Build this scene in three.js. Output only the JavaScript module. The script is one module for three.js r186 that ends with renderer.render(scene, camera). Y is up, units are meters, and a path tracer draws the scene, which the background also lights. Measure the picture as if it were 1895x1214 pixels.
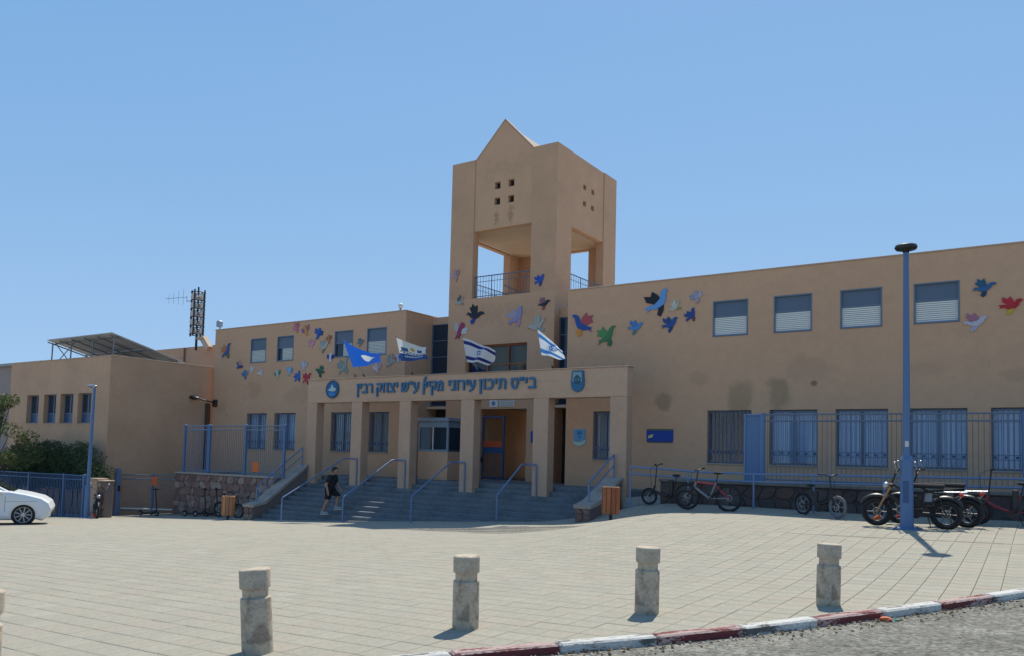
import * as THREE from 'three';
import { mergeGeometries } from 'three/addons/utils/BufferGeometryUtils.js';
import { MarchingCubes } from 'three/addons/objects/MarchingCubes.js';

// ---------------------------------------------------------------- camera, sky, sun, exposure
const scene = new THREE.Scene();
const camera = new THREE.PerspectiveCamera(44.64, 1895 / 1214, 0.1, 1500);
camera.position.set(0, 1.7, 24.5);
camera.rotation.set(0.054995, 0.585815, 0.024354, 'YXZ');
camera.setViewOffset(1895, 1214, 0, -151.9, 1895, 1214);   // the picture is the upper part of a larger frame
camera.updateProjectionMatrix();

const renderer = new THREE.WebGLRenderer({ antialias: true });
renderer.toneMapping = THREE.LinearToneMapping;
renderer.toneMappingExposure = 1.0;
renderer.shadowMap.enabled = true;

const SUN = new THREE.Vector3(-0.15, 1, -0.6).normalize();
const sun = new THREE.DirectionalLight(new THREE.Color(1, 0.94, 0.83), 5);
sun.position.copy(SUN).multiplyScalar(90).add(new THREE.Vector3(-15, 0, 0));
sun.target.position.set(-15, 0, 0);
sun.castShadow = true;
sun.shadow.mapSize.set(4096, 4096);
Object.assign(sun.shadow.camera, { left: -60, right: 60, top: 60, bottom: -60, near: 1, far: 220 });
scene.add(sun, sun.target);

{ // clear afternoon sky: paler to the horizon, a soft brightening towards the sun
  const W = 512, H = 256, d = new Float32Array(W * H * 4), v = new THREE.Vector3();
  const zen = [0.085, 0.24, 0.56], mid = [0.17, 0.385, 0.715], hor = [0.42, 0.63, 0.90];
  for (let j = 0; j < H; j++) for (let i = 0; i < W; i++) {
    const th = ((j + 0.5) / H - 0.5) * Math.PI, ph = ((i + 0.5) / W - 0.5) * 2 * Math.PI;
    v.set(Math.cos(th) * Math.cos(ph), Math.sin(th), Math.cos(th) * Math.sin(ph));
    const e = Math.max(v.y, 0), a = Math.pow(1 - Math.min(e / 0.48, 1), 1.55), b = Math.min(Math.max((e - 0.42) / 0.58, 0), 1);
    const c = Math.max(v.dot(SUN), 0), g = 0.12 * Math.pow(c, 2.5) + 0.16 * Math.pow(c, 40);
    const o = (j * W + i) * 4;
    for (let k = 0; k < 3; k++) d[o + k] = (mid[k] + (hor[k] - mid[k]) * a) * (1 - b) + zen[k] * b + g * [1, 0.97, 0.9][k];
    d[o + 3] = 1;
  }
  const t = new THREE.DataTexture(d, W, H, THREE.RGBAFormat, THREE.FloatType);
  t.mapping = THREE.EquirectangularReflectionMapping; t.magFilter = t.minFilter = THREE.LinearFilter; t.needsUpdate = true;
  scene.background = t; scene.environment = t;
}

// ---------------------------------------------------------------- helpers
let _s = 20240611;
function rnd() { _s |= 0; _s = _s + 0x6D2B79F5 | 0; let t = Math.imul(_s ^ _s >>> 15, 1 | _s); t = t + Math.imul(t ^ t >>> 7, 61 | t) ^ t; return ((t ^ t >>> 14) >>> 0) / 4294967296; }
const rr = (a, b) => a + (b - a) * rnd();
const V = (x, y, z) => new THREE.Vector3(x, y, z);
const lerp = (a, b, t) => a + (b - a) * t;
const PI = Math.PI;

// tileable value noise
function noiseGrid(n, cells, seed) {
  const old = _s; _s = seed; const g = new Float32Array(cells * cells); for (let i = 0; i < g.length; i++) g[i] = rnd(); _s = old;
  const o = new Float32Array(n * n);
  for (let j = 0; j < n; j++) for (let i = 0; i < n; i++) {
    const x = i / n * cells, y = j / n * cells, x0 = Math.floor(x), y0 = Math.floor(y);
    let fx = x - x0, fy = y - y0; fx = fx * fx * (3 - 2 * fx); fy = fy * fy * (3 - 2 * fy);
    const a = g[(y0 % cells) * cells + x0 % cells], b = g[(y0 % cells) * cells + (x0 + 1) % cells], c = g[((y0 + 1) % cells) * cells + x0 % cells], e = g[((y0 + 1) % cells) * cells + (x0 + 1) % cells];
    o[j * n + i] = lerp(lerp(a, b, fx), lerp(c, e, fx), fy);
  }
  return o;
}
function fbm(n, cells, oct, seed, gain = 0.55) {
  const o = new Float32Array(n * n); let amp = 1, tot = 0;
  for (let k = 0; k < oct && cells <= n; k++, cells *= 2, amp *= gain) { const g = noiseGrid(n, cells, seed + k * 101); for (let i = 0; i < o.length; i++) o[i] += g[i] * amp; tot += amp; }
  for (let i = 0; i < o.length; i++) o[i] /= tot;
  return o;
}
function texFrom(n, m, fn, srgb, rep) { // fn(i) -> [r,g,b] in 0..1
  const d = new Uint8Array(n * m * 4);
  for (let i = 0; i < n * m; i++) { const c = fn(i); for (let k = 0; k < 3; k++) d[i * 4 + k] = Math.max(0, Math.min(255, Math.round(c[k] * 255))); d[i * 4 + 3] = 255; }
  const t = new THREE.DataTexture(d, n, m); t.magFilter = THREE.LinearFilter; t.minFilter = THREE.LinearMipmapLinearFilter; t.generateMipmaps = true;
  t.wrapS = t.wrapT = THREE.RepeatWrapping; if (srgb) t.colorSpace = THREE.SRGBColorSpace; if (rep) t.repeat.set(rep, rep); t.needsUpdate = true; return t;
}
const N1 = fbm(512, 4, 7, 11), N2 = fbm(512, 16, 6, 77), N3 = fbm(512, 64, 4, 501, 0.7), N4 = fbm(512, 3, 3, 909);
// mild mottling for paint, concrete, stone: uv in metres
const mottle = (amp, fine, tile) => texFrom(512, 512, i => { const v = 0.96 + amp * (N1[i] - 0.5) * 1.6 + fine * (N3[i] - 0.5); return [v, v - 0.01 * amp * N2[i], v - 0.03 * amp * N4[i]]; }, true, 1 / tile);
const grain = tile => texFrom(512, 512, i => { const v = 0.5 + (N3[i] - 0.5) * 1.1 + (N2[i] - 0.5) * 0.5; return [v, v, v]; }, false, 1 / tile);
const T = { mottle: mottle(0.07, 0.06, 3.7), mottle2: mottle(0.3, 0.2, 1.3), grain: grain(0.55), grain2: grain(0.23), cloudy: mottle(0.13, 0.06, 9.1) };

const C = (r, g, b) => new THREE.Color().setRGB(r, g, b);
function mat(r, g, b, rough = 0.8, o = {}) { const c = C(r, g, b); return o.phys ? (delete o.phys, new THREE.MeshPhysicalMaterial({ color: c, roughness: rough, ...o })) : new THREE.MeshStandardMaterial({ color: c, roughness: rough, ...o }); }
const stucco = (r, g, b, m = T.mottle) => mat(r, g, b, 0.93, { map: m, bumpMap: T.grain, bumpScale: 0.004 });
const WALL = [0.63, 0.375, 0.22];
const M = {
  wall: stucco(...WALL), wallB: stucco(0.63, 0.385, 0.235, T.cloudy), wallLight: stucco(0.63, 0.39, 0.215),  // last one: wall paint lightened for the lit courtyard and lobby
  ceiling: stucco(0.66, 0.5, 0.35), roofing: stucco(0.40, 0.38, 0.35), coping: stucco(0.5, 0.37, 0.27),
  blue: mat(0.085, 0.165, 0.31, 0.5), blueDark: mat(0.035, 0.085, 0.19, 0.5), blueFrame: mat(0.135, 0.175, 0.235, 0.5), blueRail: mat(0.14, 0.215, 0.35, 0.38),
  slate: mat(0.10, 0.14, 0.19, 0.45), shutter: mat(0.80, 0.79, 0.72, 0.55), shutterDim: mat(0.64, 0.66, 0.6, 0.6),  // last one: the shutter colour dimmed for the left wing
  glass: mat(0.015, 0.025, 0.04, 0.05), glassBlue: mat(0.02, 0.038, 0.06, 0.06),
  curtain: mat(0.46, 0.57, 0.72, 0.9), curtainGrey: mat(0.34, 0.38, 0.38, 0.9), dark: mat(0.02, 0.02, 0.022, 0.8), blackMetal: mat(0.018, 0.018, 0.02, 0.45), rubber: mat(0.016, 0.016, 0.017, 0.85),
  concrete: mat(0.36, 0.35, 0.325, 0.9, { map: T.mottle2, bumpMap: T.grain2, bumpScale: 0.004 }), step: mat(0.155, 0.172, 0.185, 0.88, { map: T.mottle2, bumpMap: T.grain2, bumpScale: 0.003 }),
  stoneCap: mat(0.42, 0.36, 0.30, 0.9, { map: T.mottle2, bumpMap: T.grain2, bumpScale: 0.006 }), mortar: mat(0.20, 0.155, 0.135, 0.95, { bumpMap: T.grain2, bumpScale: 0.006 }),
  white: mat(0.72, 0.72, 0.70, 0.5), offwhite: mat(0.6, 0.58, 0.52, 0.7), silver: mat(0.45, 0.46, 0.47, 0.35, { metalness: 0.8 }), greyMetal: mat(0.22, 0.23, 0.24, 0.45, { metalness: 0.5 }),
  orange: mat(0.62, 0.13, 0.03, 0.6), red: mat(0.5, 0.04, 0.03, 0.5), wood: mat(0.34, 0.115, 0.04, 0.7, { map: T.mottle2 }), paleWood: mat(0.42, 0.21, 0.10, 0.7, { map: T.mottle2 }),
  skin: mat(0.36, 0.2, 0.135, 0.65),
};
function lin(h) { const c = new THREE.Color(h); return c; }
const hexMat = {}; function paint(h, rough = 0.6) { return hexMat[h + rough] ||= new THREE.MeshStandardMaterial({ color: lin(h), roughness: rough }); }

// geometry helpers: everything non-indexed with position, normal, uv (uv in metres)
function prep(g, keep) {
  if (g.index) g = g.toNonIndexed();
  for (const k of Object.keys(g.attributes)) if (!['position', 'normal', 'uv'].includes(k)) g.deleteAttribute(k);
  if (!g.attributes.normal) g.computeVertexNormals();
  if (!keep || !g.attributes.uv) {
    const p = g.attributes.position, uv = new Float32Array(p.count * 2), a = V(), b = V(), c = V(), n = V();
    for (let i = 0; i < p.count; i += 3) {
      a.fromBufferAttribute(p, i); b.fromBufferAttribute(p, i + 1); c.fromBufferAttribute(p, i + 2);
      n.copy(b).sub(a).cross(c.clone().sub(a)); const x = Math.abs(n.x), y = Math.abs(n.y), z = Math.abs(n.z);
      [a, b, c].forEach((q, k) => { const o = (i + k) * 2; if (z >= x && z >= y) { uv[o] = q.x; uv[o + 1] = q.y; } else if (x >= y) { uv[o] = q.z; uv[o + 1] = q.y; } else { uv[o] = q.x; uv[o + 1] = q.z; } });
    }
    g.setAttribute('uv', new THREE.BufferAttribute(uv, 2));
  }
  return g;
}
const merge = (gs, keep) => gs.length === 1 ? prep(gs[0], keep) : mergeGeometries(gs.map(g => prep(g, keep)));
function bx(x0, x1, y0, y1, z0, z1) { const g = new THREE.BoxGeometry(Math.abs(x1 - x0), Math.abs(y1 - y0), Math.abs(z1 - z0)); g.translate((x0 + x1) / 2, (y0 + y1) / 2, (z0 + z1) / 2); return g; }
function cbx(x0, x1, y0, y1, z0, z1, c = 0.02) { // box with chamfered edges (convex)
  const w = Math.abs(x1 - x0) / 2, h = Math.abs(y1 - y0) / 2, d = Math.abs(z1 - z0) / 2; c = Math.min(c, w * 0.6, h * 0.6, d * 0.6);
  const P = [], q = (...v) => { for (let i = 1; i + 1 < v.length; i++) P.push(...v[0], ...v[i], ...v[i + 1]); };
  for (const s of [-1, 1]) {
    const o = v => s > 0 ? v : v.reverse();
    q(...o([[s * w, -h + c, d - c], [s * w, -h + c, -d + c], [s * w, h - c, -d + c], [s * w, h - c, d - c]]));
    q(...o([[-w + c, s * h, d - c], [w - c, s * h, d - c], [w - c, s * h, -d + c], [-w + c, s * h, -d + c]]));
    q(...o([[-w + c, -h + c, s * d], [w - c, -h + c, s * d], [w - c, h - c, s * d], [-w + c, h - c, s * d]]));
    for (const t of [-1, 1]) {
      const f = (v) => s * t > 0 ? v : v.reverse();
      q(...f([[s * w, t * (h - c), d - c], [s * w, t * (h - c), -d + c], [s * (w - c), t * h, -d + c], [s * (w - c), t * h, d - c]]));
      q(...f([[s * (w - c), -h + c, t * d], [s * w, -h + c, t * (d - c)], [s * w, h - c, t * (d - c)], [s * (w - c), h - c, t * d]]));
      q(...f([[-w + c, s * h, t * (d - c)], [-w + c, s * (h - c), t * d], [w - c, s * (h - c), t * d], [w - c, s * h, t * (d - c)]]));
      for (const u of [-1, 1]) { const k = [[s * w, t * (h - c), u * (d - c)], [s * (w - c), t * h, u * (d - c)], [s * (w - c), t * (h - c), u * d]]; q(...(s * t * u > 0 ? k : k.reverse())); }
    }
  }
  const g = new THREE.BufferGeometry(); g.setAttribute('position', new THREE.Float32BufferAttribute(P, 3)); g.computeVertexNormals();
  g.translate((x0 + x1) / 2, (y0 + y1) / 2, (z0 + z1) / 2); return g;
}
function rod(a, b, r, r2 = r, seg = 8) { const d = b.clone().sub(a), l = d.length(), g = new THREE.CylinderGeometry(r2, r, l, seg); g.translate(0, l / 2, 0); g.applyQuaternion(new THREE.Quaternion().setFromUnitVectors(V(0, 1, 0), d.normalize())); g.translate(a.x, a.y, a.z); return g; }
function pipe(pts, r, seg = 7, bend = 0) { // polyline of points, rounded at the bends
  const cp = new THREE.CurvePath();
  if (!bend) { for (let i = 0; i + 1 < pts.length; i++) cp.add(new THREE.LineCurve3(pts[i], pts[i + 1])); return new THREE.TubeGeometry(new THREE.CatmullRomCurve3(pts, false, 'catmullrom', 0.4), pts.length * 6, r, seg); }
  const out = [pts[0]];
  for (let i = 1; i + 1 < pts.length; i++) {
    const a = pts[i].clone().add(pts[i - 1].clone().sub(pts[i]).setLength(bend)), b = pts[i].clone().add(pts[i + 1].clone().sub(pts[i]).setLength(bend));
    for (let k = 0; k <= 4; k++) { const t = k / 4; out.push(a.clone().multiplyScalar((1 - t) * (1 - t)).addScaledVector(pts[i], 2 * t * (1 - t)).addScaledVector(b, t * t)); }
  }
  out.push(pts[pts.length - 1]);
  const c = new THREE.CurvePath(); for (let i = 0; i + 1 < out.length; i++) c.add(new THREE.LineCurve3(out[i], out[i + 1]));
  return merge(c.curves.map(l => rod(l.v1, l.v2, r, r, seg)));
}
function ext(pts, depth, holes = [], bevel = 0) { // polygon in xy, extruded towards +z from 0
  const s = new THREE.Shape(pts.map(p => new THREE.Vector2(p[0], p[1])));
  for (const h of holes) s.holes.push(new THREE.Path(h.map(p => new THREE.Vector2(p[0], p[1]))));
  return new THREE.ExtrudeGeometry(s, { depth, bevelEnabled: bevel > 0, bevelThickness: bevel, bevelSize: bevel, bevelSegments: 2, curveSegments: 8 });
}
const rect = (x0, x1, y0, y1) => [[x0, y0], [x1, y0], [x1, y1], [x0, y1]];
const mv = (g, x, y, z) => { g.translate(x, y, z); return g; };

// object helpers
const taken = new Set();
function numbered(n) { if (!taken.has(n)) { taken.add(n); return n; } for (let i = 1; ; i++) { const m = n + '_' + String(i).padStart(3, '0'); if (!taken.has(m)) { taken.add(m); return m; } } }
function shade(o) { o.castShadow = o.receiveShadow = true; return o; }
function tag(o, label, category, group, kind) { if (label) o.userData.label = label; if (category) o.userData.category = category; if (group) o.userData.group = group; if (kind) o.userData.kind = kind; return o; }
function thing(name, label, category, pos = [0, 0, 0], turn = 0, group) { const o = new THREE.Group(); o.name = numbered(name); o.position.set(...pos); o.rotation.y = turn; scene.add(o); return tag(o, label, category, group); }
function part(name, gs, m, parent, keep) { const o = shade(new THREE.Mesh(merge(Array.isArray(gs) ? gs : [gs], keep), m)); o.name = name; parent.add(o); return o; }
function solo(name, gs, m, label, category, group, keep) { const o = part(numbered(name), gs, m, scene, keep); return tag(o, label, category, group); }
function struct(name, gs, m, keep) { const o = part(numbered(name), gs, m, scene, keep); o.userData.kind = 'structure'; return o; }

// ---------------------------------------------------------------- terrain
const PX = [-80, -50, -40, -34, -28.6, -24.2, -21.7, -17, -12.8, -11, -9.6, -8.6, -6.5, -3.5, -0.4, 10, 60];
const PA = [-3.6, -2.25, -1.75, -1.42, -1.19, -0.98, -0.86, -0.6, -0.36, -0.24, 0.0, 0.22, 0.33, 0.33, 0.39, 0.75, 2.2];   // 4.5 m off the facade
const PB = [-3.6, -2.25, -1.75, -1.42, -1.19, -0.98, -0.86, -0.6, -0.36, -0.05, 0.34, 0.39, 0.4, 0.38, 0.43, 0.78, 2.2];    // beside the rail
const itp = (P, x) => { let i = 0; while (i < PX.length - 2 && x > PX[i + 1]) i++; const t = Math.min(Math.max((x - PX[i]) / (PX[i + 1] - PX[i]), 0), 1); return lerp(P[i], P[i + 1], t); };
const soft = (P, x) => (itp(P, x - 0.5) + itp(P, x) * 2 + itp(P, x + 0.5)) / 4;
const sm = t => { t = Math.min(Math.max(t, 0), 1); return t * t * (3 - 2 * t); };
function ground(x, z) { return lerp(lerp(soft(PB, x), soft(PA, x), sm((z - 3) / 1.4)), 0.12 + 0.035 * x, sm((z - 4.5) / 9.5)); }
const on = (x, z, dy = 0) => [x, ground(x, z) + dy, z];
// kerb line: front top edge, from the left behind the camera round to the right
const KERB = [[-24, 52], [-16, 37.5], [-12, 31], [-9.4, 27], [-7.5, 24.05], [-6.4, 22.35], [-5.45, 20.9], [-4.75, 19.8], [-4.2, 18.98], [-3.62, 18.16], [-3.02, 17.36], [-2.46, 16.53], [-1.95, 15.67], [-1.45, 14.8], [-0.97, 13.92], [-0.5, 13.03], [0, 12.16], [0.6, 11.36], [1.35, 10.7], [2.2, 10.18], [3.1, 9.75], [5, 9.1], [9, 8.4], [16, 7.9], [30, 7.6]];
const kerbX = z => { for (let i = 0; i + 1 < KERB.length; i++) if (z <= KERB[i][1] && z >= KERB[i + 1][1]) { const t = (z - KERB[i][1]) / (KERB[i + 1][1] - KERB[i][1]); return lerp(KERB[i][0], KERB[i + 1][0], t); } return z > 52 ? -24 : 30; };

// ---------------------------------------------------------------- ground, plaza, road, kerb
function sheet(zs, xa, xb, nx, dy) {
  const P = [], I = [];
  zs.forEach((z, j) => { for (let i = 0; i <= nx; i++) { const x = lerp(xa(z), xb(z), i / nx); P.push(x, ground(x, z) + dy, z); } });
  for (let j = 0; j + 1 < zs.length; j++) for (let i = 0; i < nx; i++) { const a = j * (nx + 1) + i, b = a + 1, c = a + nx + 1, d = c + 1; I.push(a, c, b, b, c, d); }
  const g = new THREE.BufferGeometry(); g.setAttribute('position', new THREE.Float32BufferAttribute(P, 3)); g.setIndex(I); g.computeVertexNormals(); return g;
}
const range = (a, b, s) => { const o = []; const n = Math.round((b - a) / s); for (let i = 0; i <= n; i++) o.push(lerp(a, b, i / n)); return o; };
const sandTex = texFrom(512, 512, i => { const v = 0.78 + 0.3 * (N3[i] - 0.5) + 0.25 * (N1[i] - 0.5); return [v, v * 0.99, v * 0.96]; }, true, 1 / 1.7);
const asphaltTex = texFrom(512, 512, i => { const v = 0.74 + 0.75 * (N3[i] - 0.5) + 0.32 * (N1[i] - 0.5) + (N2[i] > 0.66 ? 0.09 : 0); return [v, v, v * 0.985]; }, true, 1 / 2.3);
{
  const g = new THREE.PlaneGeometry(900, 900, 1, 1); g.rotateX(-PI / 2); g.translate(0, -5.2, 0);
  struct('ground', g, mat(0.46, 0.385, 0.28, 1, { map: T.cloudy }));
}
const plaza = struct('plaza', sheet([...range(-1, 2.2, 0.8), ...range(2.4, 27, 0.2), ...range(28, 52, 1)], () => -95, z => Math.min(kerbX(z), 30) - 0.08, 260, -0.016), mat(0.42, 0.39, 0.33, 0.98, { map: sandTex, bumpMap: T.grain2, bumpScale: 0.006 }));
struct('road', sheet(range(7.6, 60, 0.4), z => Math.max(kerbX(z), -24) - 0.02, z => Math.max(kerbX(z), -24) + 26, 60, -0.075), mat(0.49, 0.465, 0.39, 0.95, { map: asphaltTex, bumpMap: T.grain2, bumpScale: 0.012 }));

// kerb stones, one metre each, painted red and white by turns, the paint worn
function wornPaint(base, under, seed, thr, thrTop) { // lower half: kerb face, upper half: walked-on top, more worn
  const a = fbm(512, 8, 7, seed), b = fbm(512, 64, 3, seed + 5);
  return texFrom(512, 512, i => { const th = (i >> 9) < 256 ? thr : thrTop, w = sm((a[i] * 0.7 + b[i] * 0.3 - th) / 0.1), d = 0.92 + 0.3 * (b[i] - 0.5); return [0, 1, 2].map(k => lerp(base[k], under[k], w) * d); }, true);
}
const kerbRed = mat(1, 1, 1, 0.75, { map: wornPaint([0.50, 0.22, 0.215], [0.78, 0.67, 0.63], 3100, 0.52, 0.385), bumpMap: T.grain2, bumpScale: 0.006 });
const kerbWhite = mat(1, 1, 1, 0.75, { map: wornPaint([0.89, 0.88, 0.84], [0.44, 0.43, 0.40], 4200, 0.48, 0.585), bumpMap: T.grain2, bumpScale: 0.006 });
{
  const kerb = new THREE.Group(); kerb.name = numbered('kerb'); kerb.userData.kind = 'structure'; scene.add(kerb);
  for (let i = 4; i + 1 < 21; i++) {
    const [ax, az] = KERB[i], [bx_, bz] = KERB[i + 1], a = V(ax, ground(ax, az), az), b = V(bx_, ground(bx_, bz), bz), d = b.clone().sub(a), L = d.length() - 0.012;
    const g = cbx(0.006, L, -0.22, 0.012, -0.15, 0, 0.018);
    const p = g.attributes.position; for (let k = 0; k < p.count; k++) p.setY(k, p.getY(k) + (p.getY(k) > 0 ? 0.004 * Math.sin(p.getX(k) * 9 + i) : 0));
    const o = part('kerb_stone', g, i % 2 ? kerbWhite : kerbRed, kerb), uv = o.geometry.attributes.uv, pp = o.geometry.attributes.position, nn = o.geometry.attributes.normal, off = rnd() * 3;
    for (let k = 0; k < uv.count; k++) { const top = nn.getY(k) > 0.5; uv.setXY(k, pp.getX(k) / 2.3 + off, top ? 0.56 - pp.getZ(k) * 2 : 0.4 + pp.getY(k) * 1.4); }
    o.position.copy(a); o.rotation.set(0, Math.atan2(-d.z, d.x), Math.asin(d.y / d.length()), 'YXZ');
  }
}
// pavers: squares in rows along the facade, recessed joints
{
  const S = 0.3, G = 0.006, paverTex = texFrom(256, 256, i => { const j = (i >> 8) * 1024 + (i & 255) * 2, v = 0.87 + 0.2 * (N3[j] - 0.5) + 0.14 * (N2[j] - 0.5); return [v, v, v]; }, true);
  paverTex.repeat.set(2.7, 2.7);
  const tones = [[0.457, 0.419, 0.320], [0.446, 0.413, 0.318], [0.467, 0.426, 0.327], [0.465, 0.415, 0.321], [0.436, 0.405, 0.314], [0.475, 0.437, 0.340], [0.467, 0.411, 0.321], [0.450, 0.417, 0.326]];
  const PM = tones.map(t => mat(...t, 0.9, { map: paverTex, bumpMap: T.grain2, bumpScale: 0.003 }));
  const white = mat(1, 1, 1, 0.9, { map: paverTex, bumpMap: T.grain2, bumpScale: 0.003 });
  const slab = poly => { // polygon (local xz) -> chamfered slab, top at 0
    const s = new THREE.Shape(poly.map(p => new THREE.Vector2(p[0], -p[1]))); const g = new THREE.ExtrudeGeometry(s, { depth: 0.03, bevelEnabled: true, bevelThickness: 0.004, bevelSize: 0.006, bevelOffset: -0.006, bevelSegments: 1 });
    g.rotateX(-PI / 2); g.translate(0, -0.034, 0); return prep(g);
  };
  const h = S / 2 - G / 2, full = slab(rect(-h, h, -h, h));
  const cam = camera.position, fwd = V(-0.5529, 0.055, -0.8334), list = [], edge = [];
  for (let iz = 0; iz < 170; iz++) for (let ix = -150; ix < 40; ix++) {
    const x = ix * S, z = 2.45 + iz * S; if (z > 26) continue;
    const kx = kerbX(z) - 0.16, k1 = kerbX(z + 0.16) - 0.16, k2 = kerbX(z - 0.16) - 0.16;
    if (x - h > Math.max(kx, k1, k2) || x > 12) continue;
    const dx = x - cam.x, dz = z - cam.z, d = Math.hypot(dx, dz), f = dx * fwd.x + dz * fwd.z; if (f < 1.2) continue;
    const side = Math.abs(dx * -fwd.z + dz * fwd.x) / f; if (side > 1.1) continue;
    const inView = side < 0.66 && f > 4.6;
    let poly = null;
    if (x + h > Math.min(kx, k1, k2) - 0.005 && z > 7.7) { // cut along the kerb
      const sl = (k2 - k1) / -0.32, inside = p => p[0] + x - (kx + sl * p[1]), src = rect(-h, h, -h, h), out = [];
      for (let q = 0; q < 4; q++) { const a = src[q], b = src[(q + 1) % 4], ia = inside(a), ib = inside(b); if (ia <= 0) out.push(a); if (ia * ib < 0) { const t = ia / (ia - ib); out.push([lerp(a[0], b[0], t), lerp(a[1], b[1], t)]); } }
      if (out.length < 3) continue;
      let area = 0; out.forEach((a, q) => { const b = out[(q + 1) % out.length]; area += a[0] * b[1] - b[0] * a[1]; }); if (Math.abs(area) / 2 < 0.006) continue; poly = out;
    }
    list.push({ x, z, poly, pr: inView ? 1 / (d * d * d) : 0, tone: Math.floor(rnd() * tones.length), t: rr(0.96, 1.04) * (0.9 + 0.2 * N1[(Math.floor((z + 40) * 9) & 511) * 512 + (Math.floor((x + 90) * 9) & 511)]), jit: rr(-0.0015, 0.0015) });
  }
  list.sort((a, b) => b.pr - a.pr);
  const m4 = (p) => { const y = ground(p.x, p.z), ex = V(0.2, ground(p.x + 0.1, p.z) - ground(p.x - 0.1, p.z), 0).normalize(), ez = V(0, ground(p.x, p.z + 0.1) - ground(p.x, p.z - 0.1), 0.2).normalize(), n = ez.clone().cross(ex).normalize(); return new THREE.Matrix4().makeBasis(ex, n, ez).setPosition(p.x, y + p.jit, p.z); };
  list.slice(0, 300).forEach(p => { const o = shade(new THREE.Mesh(p.poly ? slab(p.poly) : full, PM[p.tone])); o.name = 'paver'; o.matrixAutoUpdate = true; m4(p).decompose(o.position, o.quaternion, o.scale); plaza.add(o); });
  const rest = list.slice(300), whole = rest.filter(p => !p.poly), cut = rest.filter(p => p.poly);
  const im = new THREE.InstancedMesh(full, white, whole.length); im.name = 'paving'; im.userData.kind = 'stuff'; shade(im);
  whole.forEach((p, i) => { im.setMatrixAt(i, m4(p)); const c = tones[p.tone]; im.setColorAt(i, C(c[0] * p.t, c[1] * p.t, c[2] * p.t)); });
  plaza.add(im);
  if (cut.length) { const gs = cut.map(p => slab(p.poly).applyMatrix4(m4(p))); const o = part('paving_edge', gs, PM[0], plaza); o.userData.kind = 'stuff'; }
}
// grit and dry leaves washed against the kerb
{
  const g = new THREE.IcosahedronGeometry(0.012, 0), im = new THREE.InstancedMesh(prep(g), mat(1, 1, 1, 0.95), 900), m = new THREE.Matrix4(), q = new THREE.Quaternion(), e = new THREE.Euler();
  const cols = [[0.33, 0.28, 0.2], [0.22, 0.14, 0.08], [0.4, 0.36, 0.3], [0.16, 0.1, 0.06], [0.3, 0.2, 0.1]];
  for (let i = 0; i < 900; i++) {
    const z = rr(11, 21.5), off = Math.pow(rnd(), 2.2) * 0.32 + 0.012, x = kerbX(z) + off * 1.15, s = rr(0.4, 1.5); e.set(rr(0, 6), rr(0, 6), rr(0, 6));
    m.compose(V(x, ground(x, z) - 0.075 + 0.004 * s, z), q.setFromEuler(e), V(s * rr(0.8, 1.8), s * 0.55, s)); im.setMatrixAt(i, m); im.setColorAt(i, C(...cols[Math.floor(rnd() * 5)]));
  }
  im.name = numbered('gutter_grit'); tag(im, 'grit and dry leaf crumbs washed along the kerb', 'debris', null, 'stuff'); shade(im); scene.add(im);
}

// ---------------------------------------------------------------- wall textures with stains seen on the facade
function wallTex(x0, x1, y0, y1, stains, seed) { // colour of one wall, canvas-free, uv 0..1 over the wall
  const n = 1024, m = Math.round(n * (y1 - y0) / (x1 - x0)) || 8, big = fbm(512, 5, 6, seed), fine = N3, old = _s; 
  const t = texFrom(n, m, i => {
    const px = i % n, py = Math.floor(i / n), x = lerp(x0, x1, px / n), y = lerp(y0, y1, py / m);
    const bi = ((py * 512 / m | 0) & 511) * 512 + (px >> 1), fi = (py & 511) * 512 + (px & 511);
    let v = 0.95 + 0.07 * (big[bi] - 0.5) + 0.06 * (fine[fi] - 0.5); let c = [v, v, v];
    for (const [sx, sy, sw, sh, col, amt] of stains) {
      const dx = (x - sx) / sw, dy = (y - sy) / sh; if (Math.abs(dx) > 1 || Math.abs(dy) > 1) continue;
      const r = Math.hypot(dx, dy) + (N2[fi] - 0.5) * 1.9 + (N1[fi] - 0.5) * 0.9, a = amt * 0.6 * sm((0.9 - r) / 0.6) * (0.5 + fine[fi]);
      c = c.map((q, k) => lerp(q, q * col[k], a));
    }
    return c;
  }, true);
  t.wrapS = t.wrapT = THREE.ClampToEdgeWrapping; return t;
}
function planarUV(o, x0, x1, y0, y1) { const p = o.geometry.attributes.position, uv = o.geometry.attributes.uv; for (let i = 0; i < p.count; i++) uv.setXY(i, (p.getX(i) - x0) / (x1 - x0), (p.getY(i) - y0) / (y1 - y0)); }
const wallMat = tex => mat(WALL[0] * 1.08, WALL[1] * 1.08, WALL[2] * 1.08, 0.93, { map: tex });

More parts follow.
